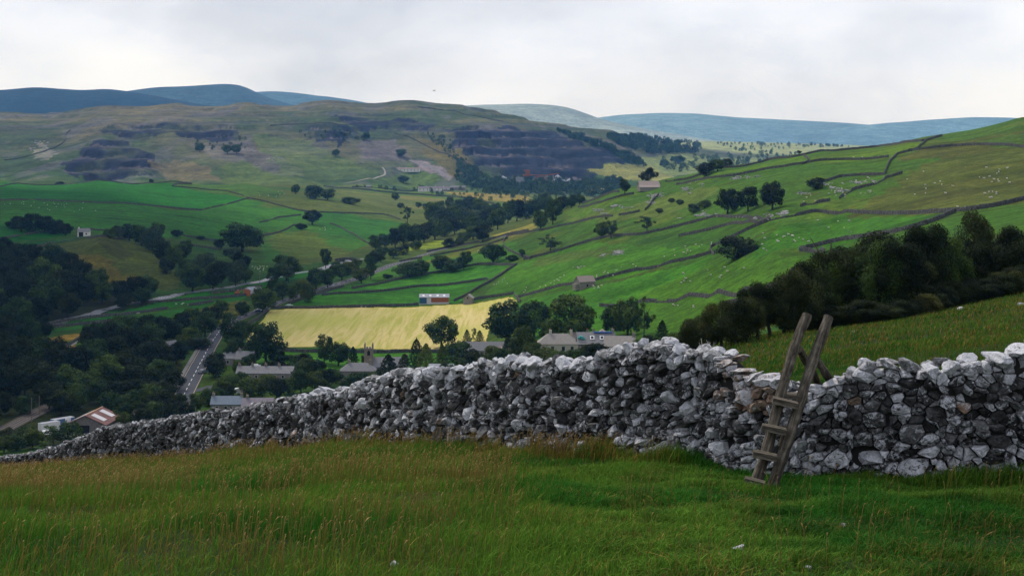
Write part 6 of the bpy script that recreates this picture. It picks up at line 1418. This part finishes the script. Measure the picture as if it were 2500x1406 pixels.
# bird
bp=ray(1060,222,70); bd=empty('bird',tuple(bp),R(25),'tiny dark bird flying above the skyline of the long hill','bird')
bd.scale=(.4,.4,.4); m=MB().tube([(-.20,0,0),(-.10,0,.01),(.02,0,.02),(.12,0,.02),(.17,0,.01),(.20,0,0)],[.008,.03,.04,.032,.026,.006],8); o=m.build('body',mat('dark_feather',(.02,.02,.022),.8),bd,True)
for s in (-1,1): MB().add([(.07,s*.02,.03),(.06,s*.13,.09),(.0,s*.30,.04),(-.04,s*.22,.055),(-.07,s*.03,.02),(.07,s*.02,.022),(.06,s*.13,.082),(.0,s*.30,.036),(-.04,s*.22,.047),(-.07,s*.03,.012)],[(0,1,2,3,4),(9,8,7,6,5),(0,5,6,1),(1,6,7,2),(2,7,8,3),(3,8,9,4)]).build('wing',mat('dark_feather'),bd)
# limestone outcrops
def outcrop(label,poly,n,lo,hi,seed,dmin=330,dmax=1250):
    g=random.Random(seed); V=[];T=[];Cc=[];b=0; xs=[q[0] for q in poly]; ys=[q[1] for q in poly]; c=0; tr=0
    cl=[(g.uniform(min(xs),max(xs)),g.uniform(min(ys),max(ys))) for _ in range(max(4,n//9))]
    while c<n and tr<n*40:
        tr+=1; q=g.choice(cl); x=g.gauss(q[0],7); y=g.gauss(q[1],2.5); ins=False
        for k in range(len(poly)):
            x1,y1=poly[k]; x2,y2=poly[(k+1)%len(poly)]
            if (y1>y)!=(y2>y) and x<(x2-x1)*(y-y1)/(y2-y1)+x1: ins=not ins
        if not ins: continue
        p=P(x,y,dmin,dmax); s=g.uniform(lo,hi)*(1.6 if g.random()<.12 else 1); pts=rock_pts(g,False,7)*np.array((s,s*.7,s*.38)); a=g.uniform(-.5,.5); ca,sa=math.cos(a),math.sin(a)
        pts=np.stack([pts[:,0]*ca-pts[:,1]*sa,pts[:,0]*sa+pts[:,1]*ca,pts[:,2]],-1)+np.array(p)+np.array((0,0,s*.08)); V.append(pts); T.append(ICOF2+b); b+=len(pts); c+=1
    me=np_mesh('limestone_outcrop',np.concatenate(V),tris=np.concatenate(T),smooth=False); return tag(link('limestone_outcrop',me,None,[M_outc]),label,'rocks',kind='stuff')
M_outc=mat('outcrop_limestone',nodes=lambda nt,b: nt.links.new(ramp(nt,noisev(nt,coords(nt),.8,5,.75),((.3,(.10,.10,.10)),(.55,(.27,.265,.26)),(.75,(.48,.47,.46)))),b.inputs['Base Color']),rough=.95,spec=.1)
outcrop('pale limestone outcrops on the stony pasture below the skyline barn',[(1470,515),(1500,490),(1590,465),(1700,445),(1740,455),(1640,490),(1540,508)],150,.6,1.6,1)
outcrop('scattered limestone under the wall left of the stony pasture',[(1380,530),(1440,510),(1500,505),(1500,520),(1440,528)],40,.6,1.5,2)
outcrop('scree and rocks on the bank below the three dark trees',[(1640,530),(1700,515),(1900,520),(1960,500),(1960,515),(1890,540),(1760,528),(1680,545)],150,.5,1.3,3)
outcrop('grey rocks breaking the rough hollow in the middle slope',[(1380,660),(1420,635),(1530,605),(1545,618),(1450,650)],90,.5,1.2,4)
outcrop('small rocks around the high rounded thorn',[(1880,462),(1960,448),(2160,440),(2160,452),(2040,475),(1900,475)],110,.5,1.2,5)
outcrop('limestone edge along the skyline field wall',[(1720,445),(1900,408),(2000,400),(1990,412),(1800,440)],60,.5,1.2,6)
outcrop('white limestone pavement patch on the left flank of the quarry hill',[(70,345),(110,340),(145,375),(130,395),(80,395)],45,1.6,3.2,7,2350,4000)
outcrop('broken rock on the scree under the scar of the quarry hill',[(600,345),(660,372),(740,410),(740,432),(680,430),(610,395)],60,1.4,3,8,2350,4000)
# ------------------------------------------------------------------ grass of the fellside: real blades, one countless mass
def ground_np(x, y):
    u=x/y*F+CX; fu=np.interp(u,US,np.arange(NI)); fd=np.interp(np.log(y),np.log(DS),np.arange(NJ))
    iu=np.clip(fu.astype(int),0,NI-2); jd=np.clip(fd.astype(int),0,NJ-2); a=fu-iu; b=fd-jd
    return (ZZ[jd,iu]*(1-a)+ZZ[jd,iu+1]*a)*(1-b)+(ZZ[jd+1,iu]*(1-a)+ZZ[jd+1,iu+1]*a)*b
_wd=lambda u: np.exp(np.interp(u,[a for a,_ in WP],[math.log(b) for _,b in WP]))
def scatter(n, u0,u1,d0,d1, behind=False, p=1.0):
    """points spread evenly over the ground in the sector u0..u1, d0..d1 (in front of or behind the wall)"""
    d=np.sqrt(rng.uniform(d0**2,d1**2,n*3)) if p==1 else d0*(d1/d0)**rng.uniform(0,1,n*3)
    u=rng.uniform(u0,u1,n*3); w_=_wd(u)
    ok=(d>w_+.35) if behind else (d<w_+.02)
    u,d=u[ok][:n],d[ok][:n]; return (u-CX)/F*d, d, u
GV=[];GQ=[];GT=[];GC=[];gb=0
def blades(x,y,h,wd,col,tipcol,lean=.5,wind=.35):
    global gb
    n=len(x); z=ground_np(x,y); th=rng.uniform(0,2*math.pi,n); la=np.abs(rng.normal(0,lean,n))
    lx=np.cos(th)*la+wind*.5; ly=np.sin(th)*la-wind*.2; wx=-np.sin(th+rng.normal(0,.6,n)); wy=np.cos(th)
    # the blade's flat side turns every way
    P0=np.stack([x,y,z-.02],-1); W=np.stack([wx,wy,np.zeros(n)],-1)*wd[:,None]/2
    Lv=np.stack([lx,ly,np.zeros(n)],-1)*h[:,None]; U_=np.zeros((n,3)); U_[:,2]=h
    M_=P0+U_*.58+Lv*.30; T_=P0+U_*(1-.22*np.clip(la,0,1.5))[:,None]+Lv*.95
    V=np.stack([P0-W,P0+W,M_+W*.72,M_-W*.72,T_],1).reshape(-1,3); b=gb+np.arange(n)*5
    GV.append(V); GQ.append(np.stack([b,b+1,b+2,b+3],1)); GT.append(np.stack([b+3,b+2,b+4],1))
    mc=col*.6+tipcol*.4; GC.append(np.stack([col*.75,col*.75,mc,mc,tipcol],1).reshape(-1,3)); gb+=5*n
def heads(x,y,h,wd,hl,stem,head,lean=.35):
    """flowering stems: a thin stalk with a nodding feathery head"""
    global gb
    n=len(x); z=ground_np(x,y); th=rng.uniform(0,2*math.pi,n); la=np.abs(rng.normal(.15,lean,n)); lx=np.cos(th)*la+.25; ly=np.sin(th)*la*.6
    wx=-np.sin(th); P0=np.stack([x,y,z],-1); W=np.stack([np.ones(n),wx*.3,np.zeros(n)],-1); L=np.stack([lx,ly,np.zeros(n)],-1)*h[:,None]; U_=np.zeros((n,3)); U_[:,2]=h
    M_=P0+U_*.85+L*.45; E=M_+np.stack([lx*.9,ly*.9,np.full(n,.25)],-1)*hl[:,None]; C_=(M_+E)/2+np.array([0,0,.12])*hl[:,None]
    w1=W*wd[:,None]/2; w2=W*wd[:,None]*1.5
    V=np.stack([P0-w1,P0+w1,M_+w1,M_-w1,C_+w2,E,C_-w2],1).reshape(-1,3); b=gb+np.arange(n)*7
    GV.append(V); GQ.append(np.stack([b,b+1,b+2,b+3],1)); GQ.append(np.stack([b+3,b+4,b+5,b+6],1))
    GC.append(np.stack([stem,stem,stem,head,head,head*.9,head],1).reshape(-1,3)); gb+=7*n
def pal(x,y,u,dry):
    """blade colours: greens with straw in patches; dry = how much straw (0..1)"""
    n=len(x); g1=A8(58,96,26,1.15); g2=A8(38,90,22,1.1); g3=A8(84,112,34,1.2); st=A8(150,130,62,.9); br=A8(104,88,42,.9)
    a=fbm(x/1.6,y/2.0,401,3); k=rng.uniform(0,1,n); c=g1*(1-k[:,None])+g3*k[:,None]
    m=sstep(-.05,.3,a)[:,None]; c=c*(1-m)+(g2*(1-k[:,None]*.4)+g1*k[:,None]*.4)*m
    dd=np.clip(dry*.8+.26*fbm(x/2.3,y/2.6,403,3)+.16*fbm(x/.5,y/.6,405,2),0,1); s=(rng.uniform(0,1,n)<dd)[:,None]
    k2=rng.uniform(0,1,n)[:,None]; c=np.where(s,st*k2+br*(1-k2),c); return c*rng.uniform(.7,1.25,n)[:,None]
def dryness(u,d):
    w_=_wd(u)
    left=1-sstep(900,1700,u); return np.clip(-.07+.11*left+ (.30*left+.10)*sstep(.45,.95,d/w_)*(1-sstep(1550,1750,u)) + .10*(1-sstep(9.5,11.5,d))*left,0,.85)
# near sward, in front of the wall
x,y,u=scatter(200000,-400,3300,8.6,24); dr=dryness(u,y); c=pal(x,y,u,dr)
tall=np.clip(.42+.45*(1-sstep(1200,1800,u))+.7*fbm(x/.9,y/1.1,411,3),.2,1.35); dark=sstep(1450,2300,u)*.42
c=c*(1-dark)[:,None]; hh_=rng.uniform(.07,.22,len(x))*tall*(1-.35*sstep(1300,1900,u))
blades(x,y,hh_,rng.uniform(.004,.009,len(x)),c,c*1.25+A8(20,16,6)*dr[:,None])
# short grazed turf in the middle and right
x,y,u=scatter(150000,1000,2900,8.4,20); c=pal(x,y,u,.06)*(1-.30*sstep(1700,2500,u))[:,None]*(.8+.5*fbm(x/.35,y/.5,413,3))[:,None]
blades(x,y,rng.uniform(.05,.125,len(x))*np.clip(1+.9*fbm(x/.5,y/.6,415,3),.5,1.9)*sstep(950,1450,u),rng.uniform(.006,.011,len(x)),c,c*1.45,lean=.8)
# the bank running away to the left
x,y,u=scatter(110000,-260,1150,19,46); dr=dryness(u,y); c=pal(x,y,u,dr*1.05); hh_=rng.uniform(.12,.30,len(x))
blades(x,y,hh_,rng.uniform(.008,.017,len(x)),c,c*1.2+A8(26,20,8)*dr[:,None])
x,y,u=scatter(42000,-300,560,40,80); dr=dryness(u,y); c=pal(x,y,u,dr*1.1); hh_=rng.uniform(.14,.34,len(x))
blades(x,y,hh_,rng.uniform(.014,.03,len(x)),c,c*1.2)
# a fringe of long grass against the foot of the wall
n=32000; u=rng.uniform(-200,3400,n); d=_wd(u)-np.abs(rng.normal(0,.28,n))-.02; x=(u-CX)/F*d; y=d
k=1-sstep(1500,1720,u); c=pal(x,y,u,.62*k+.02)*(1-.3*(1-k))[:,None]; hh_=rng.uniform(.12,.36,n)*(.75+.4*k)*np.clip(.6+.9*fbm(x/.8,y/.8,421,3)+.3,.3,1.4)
blades(x,y,hh_,rng.uniform(.006,.014,n)*np.clip(d/22,1,2.4),c,c*1.3)
# straw-coloured flowering stems
for (nn,a,b,d0,d1,pw) in ((3800,-180,1250,9.2,22,.0),(4600,-250,1000,20,60,.0),(220,1500,2650,8.8,17,.0),(2600,-200,1650,0,0,1)):
    if pw: u=rng.uniform(a,b,nn); y=_wd(u)-np.abs(rng.normal(0,.45,nn))-.05; x=(u-CX)/F*y
    else: x,y,u=scatter(nn,a,b,d0,d1)
    keep=fbm(x/1.4,y/1.6,431,3)+rng.uniform(-.35,.35,len(x))>-.12; x,y,u=x[keep],y[keep],u[keep]; n=len(x)
    k=rng.uniform(0,1,n)[:,None]; hd=A8(200,170,110)*k+A8(160,124,74)*(1-k); sm=A8(128,110,56)*k+A8(92,86,38)*(1-k)
    sc_=np.clip(y/14,1,3.2); heads(x,y,rng.uniform(.24,.50,n),.0032*sc_,rng.uniform(.05,.11,n)*np.sqrt(sc_),sm,hd)
# the rough pasture beyond the wall
x,y,u=scatter(90000,1560,3300,18.6,60,True); c=pal(x,y,u,.22)*.80; dk=.12*sstep(2000,2400,u); hh_=rng.uniform(.10,.24,len(x)); blades(x,y,hh_,rng.uniform(.012,.024,len(x)),c*(1-dk)[:,None],c*1.15)
x,y,u=scatter(60000,1600,2680,50,135,True); c=pal(x,y,u,.42)*.85; hh_=rng.uniform(.14,.34,len(x)); blades(x,y,hh_,rng.uniform(.03,.06,len(x)),c,c*1.15)
me=np_mesh('grass',np.concatenate(GV),quads=np.concatenate(GQ),tris=np.concatenate(GT),smooth=False); vcol(me,'albedo',np.concatenate(GC).clip(.001,1))
def blade_nodes(nt,b):
    a=nd(nt,'ShaderNodeAttribute'); a.attribute_name='albedo'; nt.links.new(a.outputs['Color'],b.inputs['Base Color'])
    tr=nd(nt,'ShaderNodeBsdfTranslucent'); nt.links.new(a.outputs['Color'],tr.inputs['Color']); mx=nd(nt,'ShaderNodeMixShader'); mx.inputs[0].default_value=.25
    o=nt.nodes['Material Output']; nt.links.new(b.outputs[0],mx.inputs[1]); nt.links.new(tr.outputs[0],mx.inputs[2]); nt.links.new(mx.outputs[0],o.inputs['Surface'])
M_blade=mat('grass_blade',nodes=blade_nodes,rough=.9,spec=.1)
tag(link('grass',me,None,[M_blade]),'long green and straw coloured moorland grass either side of the stone wall','grass',kind='stuff')
